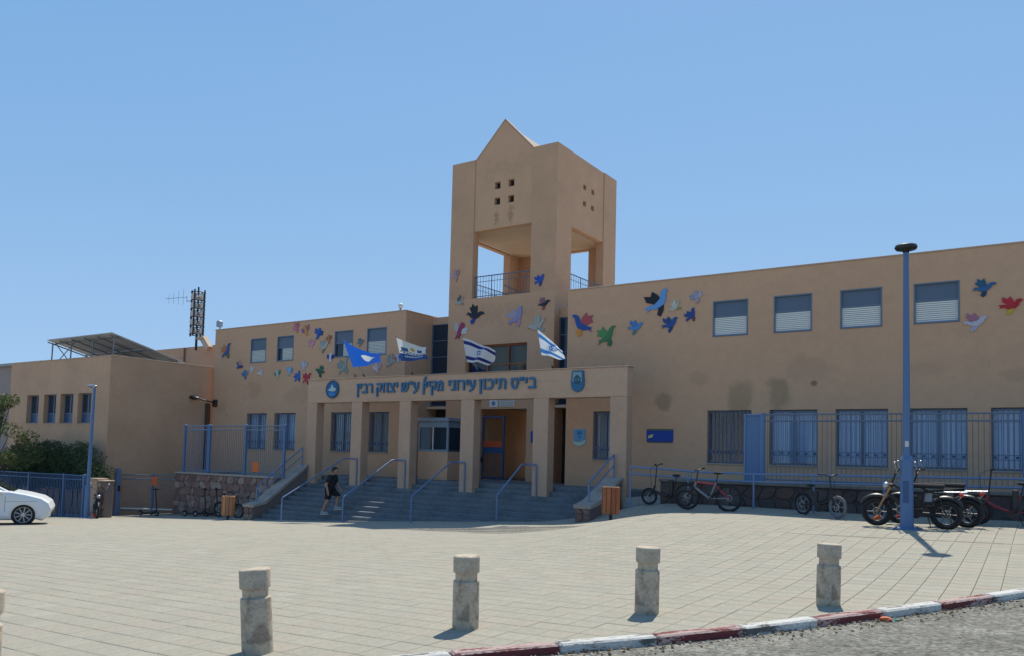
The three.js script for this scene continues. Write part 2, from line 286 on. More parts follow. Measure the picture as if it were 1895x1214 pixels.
// ---------------------------------------------------------------- windows
// lower windows: recessed, blue frame, two sashes, blinds behind, a blue grille of bars in front
function grilleWindow(parent, x0, x1, y0, y1, blind, zf = 0) {
  const t = 0.045, zi = zf - 0.16;
  const w = part('window', [bx(x0, x1, y0, y0 + t, zi - 0.06, zi), bx(x0, x1, y1 - t, y1, zi - 0.06, zi), bx(x0, x0 + t, y0 + t, y1 - t, zi - 0.06, zi), bx(x1 - t, x1, y0 + t, y1 - t, zi - 0.06, zi), bx((x0 + x1) / 2 - 0.03, (x0 + x1) / 2 + 0.03, y0 + t, y1 - t, zi - 0.05, zi + 0.005)], M.blueFrame, parent);
  const xm = (x0 + x1) / 2;
  for (const [a, b] of [[x0 + t, xm - 0.03], [xm + 0.03, x1 - t]]) part('pane', bx(a, b, y0 + t, y1 - t, zi - 0.034, zi - 0.028), mat(0.96, 0.98, 1, 0.04, { phys: 1, transmission: 1, thickness: 0, ior: 1.45 }), w);
  if (blind) { const s = []; const n = Math.round((x1 - x0 - 2 * t) / 0.105), wd = (x1 - x0 - 2 * t) / n; for (let i = 0; i < n; i++) { const g = bx(-wd * 0.492, wd * 0.492, y0 + t + 0.02, y1 - t, -0.003, 0.003); s.push(mv(g, x0 + t + wd * (i + 0.5), 0, zi - 0.1)); } part('blind', s, blind, w); }
  const gb = [], sq = [], n = Math.round((x1 - x0) / 0.13), zg = zf - 0.06; for (let i = 0; i <= n; i++) { const x = lerp(x0 + 0.03, x1 - 0.03, i / n); gb.push(bx(x - 0.009, x + 0.009, y0 + 0.02, y1 - 0.02, zg - 0.009, zg + 0.009)); }
  const yb = y0 + (y1 - y0) * 0.17; for (const y of [y0 + 0.04, yb, yb + 0.13, y1 - 0.06]) gb.push(bx(x0, x1, y - 0.011, y + 0.011, zg + 0.0095, zg + 0.016));
  for (let i = 0; i < n; i++) { const x = lerp(x0 + 0.03, x1 - 0.03, (i + 0.5) / n); if (i % 2 === 0) sq.push(bx(x - 0.036, x + 0.036, yb + 0.03, yb + 0.1, zg - 0.006, zg + 0.006)); }
  part('grille', gb, blind ? M.blueFrame : M.slate, w); part('grille_band', sq, M.blueDark, w).userData.kind = 'stuff';
  part('sill', cbx(x0 - 0.01, x1 + 0.01, y0 - 0.045, y0 - 0.001, zf - 0.2, zf + 0.035, 0.008), M.coping, w);
  return w;
}
// upper windows: shallow frame, fixed slate panel above, roller shutter below
function shutterWindow(parent, x0, x1, y0, y1, split, opt = {}) {
  const t = 0.038, z = 0.016;
  const w = part('window', [cbx(x0 - 0.006, x1 + 0.006, y0 - 0.015, y0 + t, -0.12, z + 0.008, 0.006), cbx(x0 - 0.006, x1 + 0.006, y1 - t, y1 + 0.006, -0.12, z, 0.006), cbx(x0 - 0.006, x0 + t, y0 + t, y1 - t, -0.12, z - 0.003, 0.006), cbx(x1 - t, x1 + 0.006, y0 + t, y1 - t, -0.12, z - 0.003, 0.006)], M.blueFrame, parent);
  part('panel', bx(x0 + t, x1 - t, split, y1 - t, -0.09, -0.05), M.slate, w);
  part('shutter_box', bx(x0 + t, x1 - t, split - 0.045, split, -0.1, -0.03), M.blueFrame, w);
  const xl = opt.open ? lerp(x0, x1, opt.open) : x0 + t;
  if (opt.open) part('pane', bx(x0 + t, xl, y0 + t, split - 0.045, -0.09, -0.08), M.glassBlue, w);
  const n = Math.round((split - 0.045 - y0 - t) / 0.058), hS = (split - 0.045 - y0 - t) / n;
  for (let i = 0; i < n; i++) { const yy = y0 + t + i * hS; const g = ext([[0, 0.004], [0.016, 0.012], [0.02, hS * 0.5], [0.016, hS - 0.012], [0, hS - 0.004], [-0.012, hS * 0.5]], x1 - t - xl - 0.004); g.rotateY(-PI / 2); part('slat', mv(g, x1 - t - 0.002, yy, -0.062), opt.grey ? M.shutterDim : M.shutter, w); }
  return w;
}
const hole = (x0, x1, y0, y1) => rect(x0, x1, y0, y1);

// ---------------------------------------------------------------- the school: two wings, glazed links, tower, portico
{ // wing right of the entrance
  const X0 = -13.97, X1 = 10, H = 7.54, w = thing('school_wing', 'long sand coloured two storey wing with four shuttered upper windows, right of tower', 'building');
  const lo = [[-8.82, -7.42], [-6.88, -5.48], [-4.98, -3.58], [-3.03, -1.64], [-1.1, 0.3], [0.82, 2.22]], up = [-8.67, -6.76, -4.85, -2.92].map(x => [x, x + 1.115]);
  const holes = [...lo.map(([a, b]) => hole(a, b, 1.57, 3.23)), hole(-12.89, -12.0, 1.58, 3.24), ...up.map(([a, b]) => hole(a, b, 5.58, 6.7))];
  const front = part('wall', mv(ext(rect(X0, X1, -1.2, H), 0.3, holes), 0, 0, -0.3), M.wall, w);
  const st = [[-6.6, 3.65, 0.42, 0.6, [0.66, 0.72, 0.7], 0.8], [-7.75, 3.6, 0.45, 0.6, [0.7, 0.74, 0.7], 0.75], [-10.35, 3.65, 0.4, 0.45, [0.66, 0.7, 0.66], 0.75], [-5.7, 4.5, 1.1, 0.5, [0.86, 0.86, 0.88], 0.6], [-9.1, 4.2, 0.5, 0.3, [0.85, 0.85, 0.85], 0.6], [-12.4, 4.6, 0.9, 0.35, [0.86, 0.86, 0.86], 0.6], [-2.5, 4.3, 1.4, 0.4, [0.88, 0.88, 0.9], 0.6], [-5.6, 4.0, 0.12, 0.1, [0.5, 0.42, 0.4], 0.8], [-11.8, 4.75, 0.1, 0.1, [0.5, 0.42, 0.4], 0.8], [-0.5, 4.1, 0.5, 0.3, [0.85, 0.85, 0.87], 0.6]];
  front.material = wallMat(wallTex(X0, X1, -1.2, H, st, 640)); planarUV(front, X0, X1, -1.2, H);
  part('side_wall', bx(X0, X0 + 0.3, -1.2, H, -9, -0.302), M.wall, w); part('back_wall', bx(X0 + 0.302, X1, -1.2, H, -9, -8.7), M.wall, w); part('end_wall', bx(X1 - 0.3, X1, -1.2, H - 0.003, -8.7, -0.302), M.wall, w);
  part('roof', bx(X0 + 0.302, X1 - 0.302, 6.95, 7.1, -8.698, -0.302), M.roofing, w); part('coping', cbx(X0 - 0.02, X1, H, H + 0.05, -0.33, 0.025, 0.012), M.coping, w);
  part('floor', bx(X0 + 0.302, X1 - 0.302, 3.9, 4.1, -8.698, -0.302), M.concrete, w); part('inner_wall', bx(X0 + 0.31, X1 - 0.31, 0.5, 6.9, -3.4, -3.3), M.offwhite, w);
  lo.forEach(([a, b], i) => grilleWindow(w, a, b, 1.57, 3.23, i === 0 ? null : M.curtain)); grilleWindow(w, -12.89, -12.0, 1.58, 3.24, M.curtainGrey);
  up.forEach(([a, b]) => shutterWindow(w, a, b, 5.58, 6.7, 6.23));
}
{ // wing left of the entrance
  const X0 = -33.9, X1 = -21.54, H = 7.43, w = thing('school_wing', 'sand coloured two storey wing with bird plaques and flat roof, left of tower', 'building');
  const lo = [[-31.27, -29.86], [-29.33, -27.9], [-25.65, -24.4], [-23.42, -22.3]], up = [-31.19, -29.32, -25.6, -23.68].map(x => [x, x + 1.1]);
  const front = part('wall', mv(ext(rect(X0, X1, -1.8, H), 0.3, [...lo.map(([a, b]) => hole(a, b, 1.64, 3.31)), ...up.map(([a, b]) => hole(a, b, 5.7, 6.84))]), 0, 0, -0.3), M.wall, w);
  front.material = wallMat(wallTex(X0, X1, -1.8, H, [[-27.5, 4.2, 1.5, 0.5, [0.86, 0.86, 0.88], 0.6], [-31, 4.3, 1.2, 0.5, [0.86, 0.84, 0.84], 0.6], [-24.3, 4.85, 0.1, 0.12, [0.5, 0.42, 0.4], 0.8], [-33, 3.6, 0.5, 0.6, [0.86, 0.86, 0.86], 0.6]], 733)); planarUV(front, X0, X1, -1.8, H);
  part('side_wall', bx(X1 - 0.3, X1, -1.8, H, -6, -0.302), M.wall, w); part('end_wall', bx(X0, X0 + 0.3, -1.8, H, -9, -0.302), M.wall, w); part('back_wall', bx(X0 + 0.302, X1, -1.8, H, -9, -8.7), M.wall, w);
  part('roof', bx(X0 + 0.302, X1 - 0.302, 6.95, 7.1, -8.698, -0.302), M.roofing, w); part('coping', cbx(X0 - 0.02, X1 + 0.02, H, H + 0.05, -0.33, 0.025, 0.012), M.coping, w); part('coping', cbx(X1 - 0.32, X1 + 0.02, H, H + 0.05, -6, -0.335, 0.012), M.coping, w);
  part('floor', bx(X0 + 0.302, X1 - 0.302, 3.9, 4.1, -8.698, -0.302), M.concrete, w); part('inner_wall', bx(X0 + 0.31, X1 - 0.31, 0.5, 6.9, -3.4, -3.3), M.offwhite, w);
  lo.forEach(([a, b], i) => grilleWindow(w, a, b, 1.64, 3.31, i < 2 ? M.curtain : M.curtainGrey));
  up.forEach(([a, b], i) => shutterWindow(w, a, b, 5.7, 6.84, 6.33, { grey: 1, open: [0, 0.3, 0.45, 0][i] }));
}
function glazedLink(x0, x1, y0, y1, z, label, cols) { // dark curtain wall between wing and tower
  const w = thing('glazed_link', label, 'building'), rows = 5;
  const f = []; for (let i = 0; i <= cols; i++) { const x = lerp(x0 + 0.03, x1 - 0.03, i / cols); f.push(bx(x - 0.025, x + 0.025, y0, y1, z - 0.05, z + 0.02)); }
  for (let j = 0; j <= rows; j++) { const y = lerp(y0, y1 - 0.04, j / rows); f.push(bx(x0, x1, y, y + 0.04, z - 0.046, z + 0.012)); }
  part('frame', f, M.slate, w);
  for (let j = 0; j < rows; j++) for (let i = 0; i < cols; i++) part('pane', bx(lerp(x0 + 0.03, x1 - 0.03, i / cols) + 0.026, lerp(x0 + 0.03, x1 - 0.03, (i + 1) / cols) - 0.026, lerp(y0, y1 - 0.04, j / rows) + 0.041, lerp(y0, y1 - 0.04, (j + 1) / rows) - 0.001, z - 0.03, z - 0.018), M.glassBlue, w);
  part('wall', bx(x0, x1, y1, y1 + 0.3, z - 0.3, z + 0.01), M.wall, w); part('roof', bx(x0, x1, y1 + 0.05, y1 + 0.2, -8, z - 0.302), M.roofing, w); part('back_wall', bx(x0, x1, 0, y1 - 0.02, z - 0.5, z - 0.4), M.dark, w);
  return w;
}
glazedLink(-21.538, -20.545, 3.62, 7.1, -1.7, 'narrow strip of dark glass between left wing and tower', 1);
glazedLink(-15.418, -13.972, 3.62, 7.0, -1.9, 'narrow strip of dark glass between tower and right wing', 1);
{ // dark passages under the links
  const w = thing('porch_recess', 'dark recess beneath the glass strip right of entrance', 'wall'); part('wall', bx(-15.41, -13.975, 0.655, 3.6, -2.9, -2.8), M.wallB, w); part('ceiling', bx(-15.41, -13.975, 3.5, 3.6, -2.795, -1.6), M.ceiling, w);
  const v = thing('porch_recess', 'dark recess beneath the glass strip behind the guard booth', 'wall'); part('wall', bx(-21.53, -20.55, 0.655, 3.6, -2.9, -2.8), M.wallB, v); part('ceiling', bx(-21.53, -20.55, 3.5, 3.6, -2.795, -1.5), M.ceiling, v);
}
{ // bell-tower-like stair tower: closed shaft, open belvedere with four corner piers, closed head with gable
  const X0 = -20.54, X1 = -15.42, Z0 = -1.5, Z1 = -6.6, xa = -19.36, xb = -16.55, t = thing('tower', 'square sand coloured tower with gabled head and open belvedere above the entrance', 'tower');
  const za = Z0 - 1.19, zb = Z0 - 3.96, yo = 8.0, yt = 10.78, yp = 13.78, TH = 0.3;
  const WN = [[-18.24, 12.54], [-17.57, 12.54], [-18.24, 11.89], [-17.57, 11.89]], sq = ([x, y]) => hole(x - 0.14, x + 0.14, y - 0.145, y + 0.145);
  // shaft
  const f = part('wall', mv(ext(rect(X0, X1, -1, yo), TH, [hole(-19.59, -16.62, 4.45, 6.06), hole(-18.83, -16.57, 0.66, 3.47)]), 0, 0, Z0 - TH), M.wall, t);
  f.material = wallMat(wallTex(X0, X1, -1, yo, [[-18, 7.3, 2, 0.5, [0.9, 0.9, 0.9], 0.6], [-15.9, 4.7, 0.25, 0.2, [0.6, 0.55, 0.52], 0.7]], 812)); planarUV(f, X0, X1, -1, yo);
  part('side_wall', bx(X1 - TH, X1, -1, yo, Z1, Z0 - TH - 0.002), M.wall, t); part('side_wall', bx(X0, X0 + TH, -1, yo, Z1, Z0 - TH - 0.002), M.wall, t);
  part('back_wall', mv(ext(rect(X0 + TH + 0.002, X1 - TH - 0.002, -1, yo), TH, [hole(-18.6, -16.9, 0.66, 3.2)]), 0, 0, Z1), M.wall, t);
  part('landing', bx(X0 + TH, X1 - TH, yo - 0.5, yo - 0.3, Z1 + TH, Z0 - TH), mat(0.6, 0.52, 0.4, 0.85, { map: T.mottle2 }), t);
  // corner piers, L shaped in plan
  for (const [sx, sz] of [[0, 0], [1, 0], [0, 1], [1, 1]]) {
    const x0 = sx ? xb : X0, x1 = sx ? X1 : xa, z0 = sz ? Z1 : za, z1 = sz ? zb : Z0, xi = sx ? x1 - 0.36 : x0 + 0.36, zi = sz ? z0 + 0.36 : z1 - 0.36;
    const L = sx ? [[x0, sz ? z0 : z1], [x1, sz ? z0 : z1], [x1, sz ? z1 : z0], [xi, sz ? z1 : z0], [xi, zi], [x0, zi]] : [[x1, sz ? z0 : z1], [x0, sz ? z0 : z1], [x0, sz ? z1 : z0], [xi, sz ? z1 : z0], [xi, zi], [x1, zi]];
    const g = ext(L.map(p => [p[0], -p[1]]), yp - yo); g.rotateX(-PI / 2); part('pier', mv(g, 0, yo, 0), M.wall, t);
  }
  // head panels, set back a little from the piers; the front and back ones rise to a gable
  const gable = [[xa + 0.002, yt], [xb - 0.002, yt], [xb - 0.002, yp - 0.02], [(xa + xb) / 2, 15.2], [xa + 0.002, yp - 0.02]];
  const streaks = WN.slice(2).map(([x]) => [x, 11.3, 0.16, 0.5, [0.72, 0.66, 0.62], 0.7]);
  const gp = part('gable_panel', mv(ext(gable, 0.24, WN.map(sq)), 0, 0, Z0 - 0.28), M.wall, t);
  gp.material = wallMat(wallTex(xa, xb, yt, 15.2, [...streaks, [-17.9, 13.2, 1.4, 0.5, [0.9, 0.9, 0.9], 0.6]], 377)); planarUV(gp, xa, xb, yt, 15.2);
  part('gable_panel', mv(ext(gable, 0.24), 0, 0, Z1 + 0.04), M.wall, t);
  const SW = [[-3.79, 12.66], [-4.49, 12.66], [-3.79, 11.98], [-4.49, 11.98]];
  for (const x of [X1 - 0.28, X0 + 0.04]) { const g = ext(rect(-za + 0.002, -zb - 0.002, yt, yp - 0.003), 0.24, SW.map(([z, y]) => hole(-z - 0.13, -z + 0.13, y - 0.105, y + 0.105))); g.rotateY(PI / 2); part('side_panel', mv(g, x, 0, 0), M.wall, t); }
  part('ceiling', bx(X0 + 0.37, X1 - 0.37, yt + 0.02, yt + 0.17, Z1 + 0.37, Z0 - 0.37), M.ceiling, t);
  // pitched roof behind the gables
  const rf = ext([[xa - 0.1, yp - 0.14], [(xa + xb) / 2, 15.06], [xb + 0.1, yp - 0.14], [xb + 0.1, yp - 0.26], [xa - 0.1, yp - 0.26]], 4.5); part('roof', mv(rf, 0, 0, Z1 + 0.3), M.coping, t);
  part('roof', [bx(X0 + 0.37, xa - 0.1, yp - 0.5, yp - 0.35, Z1 + 0.37, Z0 - 0.37), bx(xb + 0.1, X1 - 0.37, yp - 0.5, yp - 0.35, Z1 + 0.37, Z0 - 0.37)], M.roofing, t);
  part('gable_coping', [[0, -1], [1, 1]].map(([k, s]) => { const a = V((xa + xb) / 2, 15.215, 0), b = V(k ? xb : xa, yp - 0.005, 0), d = b.clone().sub(a), g = bx(0, d.length(), 0, 0.03, Z0 - 0.3, Z0 - 0.02); g.rotateZ(Math.atan2(d.y, d.x)); if (!k) { g.translate(0, 0.0, 0); } return mv(g, a.x, a.y - (k ? 0 : -0.0), 0); }), M.coping, t);
  // small square windows: dark panes behind a cross bar
  for (const [x, y] of WN) { const w = part('window', bx(x - 0.14, x + 0.14, y - 0.145, y + 0.145, Z0 - 0.24, Z0 - 0.22), M.glass, t); part('bar', [bx(x - 0.01, x + 0.01, y - 0.145, y + 0.145, Z0 - 0.215, Z0 - 0.2)], M.dark, w); }
  for (const [z, y] of SW) part('window', bx(X1 - 0.24, X1 - 0.22, y - 0.105, y + 0.105, z - 0.13, z + 0.13), M.glass, t);
  // railings in the belvedere openings and the stair rail inside
  const rail = (a, b, h, n) => { const g = [rod(a.clone().setY(a.y + h), b.clone().setY(b.y + h), 0.022), rod(a.clone().setY(a.y + 0.1), b.clone().setY(b.y + 0.1), 0.016), rod(a.clone().setY(a.y + h - 0.22), b.clone().setY(b.y + h - 0.22), 0.012)]; for (let i = 0; i <= n; i++) { const p = a.clone().lerp(b, i / n); g.push(rod(p, p.clone().setY(p.y + h), i % 6 ? 0.008 : 0.02, i % 6 ? 0.008 : 0.02, 5)); } return g; };
  part('railing', rail(V(xa + 0.01, yo, Z0 - 0.18), V(xb - 0.01, yo, Z0 - 0.18), 0.92, 20), M.blueFrame, t); part('railing', rail(V(X0 + 0.2, yo, za - 0.02), V(X0 + 0.2, yo, zb + 0.02), 1.0, 18), M.blueFrame, t); part('railing', rail(V(xa + 0.02, yo, Z1 + 0.2), V(xb - 0.02, yo, Z1 + 0.2), 1.0, 18), M.blueFrame, t);
  part('railing', rail(V(X1 - 0.2, yo, za - 0.02), V(X1 - 0.2, yo, zb + 0.02), 0.95, 14), M.blueFrame, t); part('stair_rail', [rod(V(xa + 0.3, yo + 0.9, -3.4), V(xb - 0.2, yo - 0.25, -3.4), 0.022), rod(V(xa + 0.3, yo + 0.45, -3.4), V(xb - 0.2, yo - 0.7, -3.4), 0.012)], M.blueFrame, t);
  // lamp or bell fitting that hangs at the right opening
  part('loudspeaker', [cbx(X1 - 0.62, X1 - 0.46, 9.0, 9.65, -3.26, -3.1, 0.04), rod(V(X1 - 0.54, yo - 0.3, -3.18), V(X1 - 0.54, 9.0, -3.18), 0.03)], M.greyMetal, t);
  part('junction_box', cbx(X1 - 0.62, X1 - 0.36, 9.66, 10.3, -3.3, -3.06, 0.03), M.ceiling, t);
  // big window over the entrance
  const yb = 4.45, yT = 6.06, w = part('window', [bx(-19.59, -16.62, yT - 0.06, yT, Z0 - 0.26, Z0 - 0.16), bx(-19.59, -16.62, yb, yb + 0.06, Z0 - 0.26, Z0 - 0.16), ...[-19.59, -18.62, -17.62, -16.68].map(x => bx(x, x + 0.06, yb + 0.06, yT - 0.06, Z0 - 0.258, Z0 - 0.162)), bx(-18.55, -16.68, 5.24, 5.29, Z0 - 0.25, Z0 - 0.17)], M.wood, t);
  [[-19.53, -18.62], [-18.56, -17.62], [-17.56, -16.68]].forEach(([a, b]) => part('pane', bx(a, b, yb + 0.06, yT - 0.06, Z0 - 0.22, Z0 - 0.21), mat(0.6, 0.62, 0.62, 0.03, { phys: 1, transmission: 1, thickness: 0 }), w));
  part('curtain', [bx(-18.5, -17.7, 5.0, 6.0, Z0 - 0.46, Z0 - 0.44), bx(-17.5, -16.7, 5.2, 6.0, Z0 - 0.46, Z0 - 0.44)], mat(0.55, 0.4, 0.16, 0.9), w);  // brownish reflections of the window, coloured in as panels behind the panes
  part('floor', bx(X0 + TH, X1 - TH, 3.62, 3.8, Z1 + TH, Z0 - TH), M.concrete, t); part('inner_wall', bx(X0 + TH, X1 - TH, 3.82, yo - 0.52, -4.6, -4.5), M.wallB, t);
  for (const x of [-16.5, -18.98]) part('lobby_wall', bx(x, x + 0.1, 0.66, 3.6, Z1 + TH, Z0 - TH), M.wallLight, t); part('lobby_floor', bx(X0 + TH, X1 - TH, 0.45, 0.655, Z1 - 0.2, Z0), M.step, t);
}
{ // courtyard seen through the entrance
  const w = thing('courtyard_wall', 'sunny orange courtyard wall seen through the entrance gate', 'wall'); part('wall', bx(-26, -12, -0.5, 4.2, -13.3, -13), M.wallLight, w); part('door', cbx(-19.3, -18.3, 0.66, 2.7, -13, -12.95, 0.01), M.wood, w);
  struct('courtyard_floor', bx(-26, -12, 0.3, 0.645, -13, -6.8), M.concrete);
}

{ // portico: a free standing screen of six square columns and a deep beam
  const t = thing('portico', 'sand coloured portico of six square columns under a lettered beam', 'portico');
  const cols = [[-24.95, -24.39], [-22.45, -21.89], [-19.98, -19.42], [-17.1, -16.52], [-14.08, -13.5], [-11.25, -10.67]], PM = stucco(0.58, 0.37, 0.245);
  for (const [a, b] of cols) part('column', cbx(a, b, -1.3, 3.568, 1.58, 2.0, 0.012), PM, t);
  const bm = part('beam', cbx(-24.95, -10.67, 3.57, 4.5, 1.58, 2.0, 0.012), PM, t);
  bm.material = mat(0.62, 0.4, 0.26, 0.93, { map: wallTex(-24.95, -10.67, 3.57, 4.5, [[-18, 3.65, 5, 0.12, [0.9, 0.88, 0.86], 0.6]], 555) }); planarUV(bm, -24.95, -10.67, 3.57, 4.5);
  part('coping', cbx(-24.98, -10.64, 4.501, 4.53, 1.55, 2.03, 0.01), M.coping, t);
}
const SX0 = -24.75, SX1 = -11.3, LZ = 1.5, LY = 0.65, RISE = 0.16, RUN = 0.31;
{ // staircase: landing and eleven steps that run out into the sloping plaza
  const t = thing('staircase', 'broad grey concrete staircase rising from plaza to the portico', 'staircase');
  part('landing', [cbx(SX0, SX1, -1.2, LY, -1.498, LZ, 0.012), bx(SX1 + 0.002, -10.6, -1.2, LY - 0.004, 0.002, LZ - 0.004)], M.step, t);
  for (let i = 1; i <= 11; i++) { const y = LY - RISE * i, z = LZ + RUN * i; part('step', cbx(SX0 + 0.003 * i, SX1 - 0.003 * i, -1.5, y, z - RUN + 0.002, z, 0.012), M.step, t); }
}
function stoneMat(k) { const c = [[0.27, 0.16, 0.125], [0.31, 0.2, 0.16], [0.24, 0.15, 0.125], [0.34, 0.24, 0.19], [0.29, 0.165, 0.13], [0.38, 0.29, 0.235]][k]; return mat(...c, 0.9, { map: T.mottle2, bumpMap: T.grain2, bumpScale: 0.012 }); }
const STONE = [0, 1, 2, 3, 4, 5].map(stoneMat);
// irregular rubble facing: jittered polygons with open joints, each stone its own mesh
function rubble(parent, w, h, place, size, mats = STONE) {
  const nx = Math.round(w / size), ny = Math.round(h / (size * 0.8)), P = [];
  for (let j = 0; j <= ny; j++) { P.push([]); for (let i = 0; i <= nx; i++) P[j].push([i / nx * w + (i && i < nx ? rr(-0.3, 0.3) * size : 0) + (j % 2 && i && i < nx ? size * 0.25 : 0), j / ny * h + (j && j < ny ? rr(-0.22, 0.22) * size : 0)]); }
  for (let j = 0; j < ny; j++) for (let i = 0; i < nx; i++) {
    let q = [P[j][i], P[j][i + 1], P[j + 1][i + 1], P[j + 1][i]]; const cx = (q[0][0] + q[2][0]) / 2, cy = (q[0][1] + q[2][1]) / 2;
    q = q.map(p => { const l = Math.hypot(p[0] - cx, p[1] - cy); return [lerp(p[0], cx, 0.035 / l), lerp(p[1], cy, 0.035 / l)]; });
    const oct = []; q.forEach((p, k) => { const a = q[(k + 3) % 4], b = q[(k + 1) % 4], s = 0.22; oct.push([lerp(p[0], a[0], s), lerp(p[1], a[1], s)], [lerp(p[0], b[0], s), lerp(p[1], b[1], s)]); });
    const g = ext(oct, rr(0.015, 0.05), [], 0.014); place(g); part('stone', g, mats[Math.floor(rnd() * mats.length)], parent);
  }
}
{ // sloping stone stringers either side of the stairs
  const mk = (x0, x1, zF, topF, topB, label) => {
    const t = thing('stair_parapet', label, 'parapet'), zb = 2.02, gy = -1.4;
    const side = [[-zF, gy], [-zb, gy], [-zb, topB], [-zF + 0.55, topF + 0.1], [-zF, topF]];
    const g = ext(side, x1 - x0); g.rotateY(PI / 2); mv(g, x0, 0, 0); part('core', g, M.mortar, t);
    const cap = ext([[-zF - 0.05, topF - 0.02], [-zF + 0.56, topF + 0.082], [-zb, topB], [-zb, topB + 0.09], [-zF + 0.53, topF + 0.19], [-zF - 0.05, topF + 0.07]], x1 - x0 + 0.08, [], 0.006); cap.rotateY(PI / 2); part('cap', mv(cap, x0 - 0.04, 0, 0), M.stoneCap, t);
    const hF = topF - 0.04 - ground(x0, zF) ; rubble(t, x1 - x0, hF, q => mv(q, x0, ground(x0, zF) + 0.01, zF - 0.005), 0.26);
    return t;
  };
  mk(-25.3, -24.78, 4.62, -0.52, 0.98, 'stone capped sloping parapet at the left edge of stairs');
  const t2 = mk(-11.28, -10.8, 4.05, 0.2, 0.98, 'stone capped sloping parapet at the right edge of stairs');
}
// handrails: blue tube, post at the foot, sloping rail, level end beside a column
function stairRail(x, zFoot, yGround, label) {
  const t = thing('handrail', label, 'handrail', [0, 0, 0], 0, 'blue handrails on the stairs');
  const zt = 2.25, yt = LY + 0.72 - 0.0;
  part('rail', pipe([V(x, yGround - 0.05, zFoot), V(x, yGround + 0.84, zFoot), V(x, yt, zt + 0.1), V(x + 0.02, yt, zt - 0.22), V(x + 0.36, yt, zt - 0.22), V(x + 0.36, 0.2, zt - 0.22)], 0.028, 8, 0.07), M.blueRail, t);
  part('foot_plate', new THREE.CylinderGeometry(0.07, 0.07, 0.012, 14).translate(x, yGround + 0.006, zFoot), M.blueRail, t);
  return t;
}
stairRail(-22.4, 5.3, ground(-22.4, 5.3), 'blue tubular handrail nearest the walking person, left part of stairs');
stairRail(-19.95, 4.75, ground(-19.95, 4.75), 'blue tubular handrail beside the sunlit treads, second from left');
stairRail(-17.2, 4.4, ground(-17.2, 4.4), 'blue tubular handrail in the middle of the stairs, third from left');
stairRail(-14.25, 3.75, ground(-14.25, 3.75), 'blue tubular handrail in the shade, fourth from left');
function parapetRail(x, z0, y0, y1, label) {
  const t = thing('handrail', label, 'handrail', [0, 0, 0], 0, 'blue double rails on the stair parapets'), zt = 2.08;
  part('rail', pipe([V(x, y0 - 0.1, z0 - 0.35), V(x, y0 + 0.62, z0 - 0.35), V(x, y1 + 0.78, zt), V(x, y1 + 0.0, zt)], 0.03, 8, 0.05), M.blueRail, t);
  part('middle_rail', rod(V(x, y0 + 0.3, z0 - 0.35), V(x, y1 + 0.45, zt), 0.022), M.blueRail, t);
}
parapetRail(-25.04, 4.62, -0.42, 0.98, 'double blue handrail on the left stair parapet');
parapetRail(-11.04, 4.05, 0.3, 0.98, 'double blue handrail on the right stair parapet');

// ---------------------------------------------------------------- raised ground beside the stairs, walls, fences
function barFence(name, label, a, b, y0, y1, posts, o = {}) { // a,b = [x,z]; y0,y1 numbers or [left,right]
  const t = thing(name, label, o.cat || 'fence'), m = o.m || M.blueFrame, L = Math.hypot(b[0] - a[0], b[1] - a[1]), n = Math.round(L / (o.gap || 0.13)), Y0 = Array.isArray(y0) ? y0 : [y0, y0], Y1 = Array.isArray(y1) ? y1 : [y1, y1];
  const at = f => [lerp(a[0], b[0], f), lerp(a[1], b[1], f), lerp(Y0[0], Y0[1], f), lerp(Y1[0], Y1[1], f)], bars = [], r = o.r || 0.01;
  for (let i = 0; i <= n; i++) { const [x, z, lo, hi] = at(i / n); bars.push(rod(V(x, lo + 0.06, z), V(x, hi, z), r, r, 5)); }
  part('bars', bars, m, t);
  const rails = (o.rails || [0.1, -0.18, 0]).map(h => { const p = at(0), q = at(1), yy = (s) => h > 0 ? s[2] + h : s[3] + h; return rod(V(p[0], yy(p), p[1]), V(q[0], yy(q), q[1]), 0.024, 0.024, 6); });
  rails.forEach(g => part('rail', g, m, t));
  for (const f of posts) { const [x, z, lo, hi] = at(f); part('post', cbx(x - 0.045, x + 0.045, lo - (o.sink || 0.05), hi + 0.05, z - 0.045, z + 0.045, 0.01), M.blue, t); }
  return t;
}
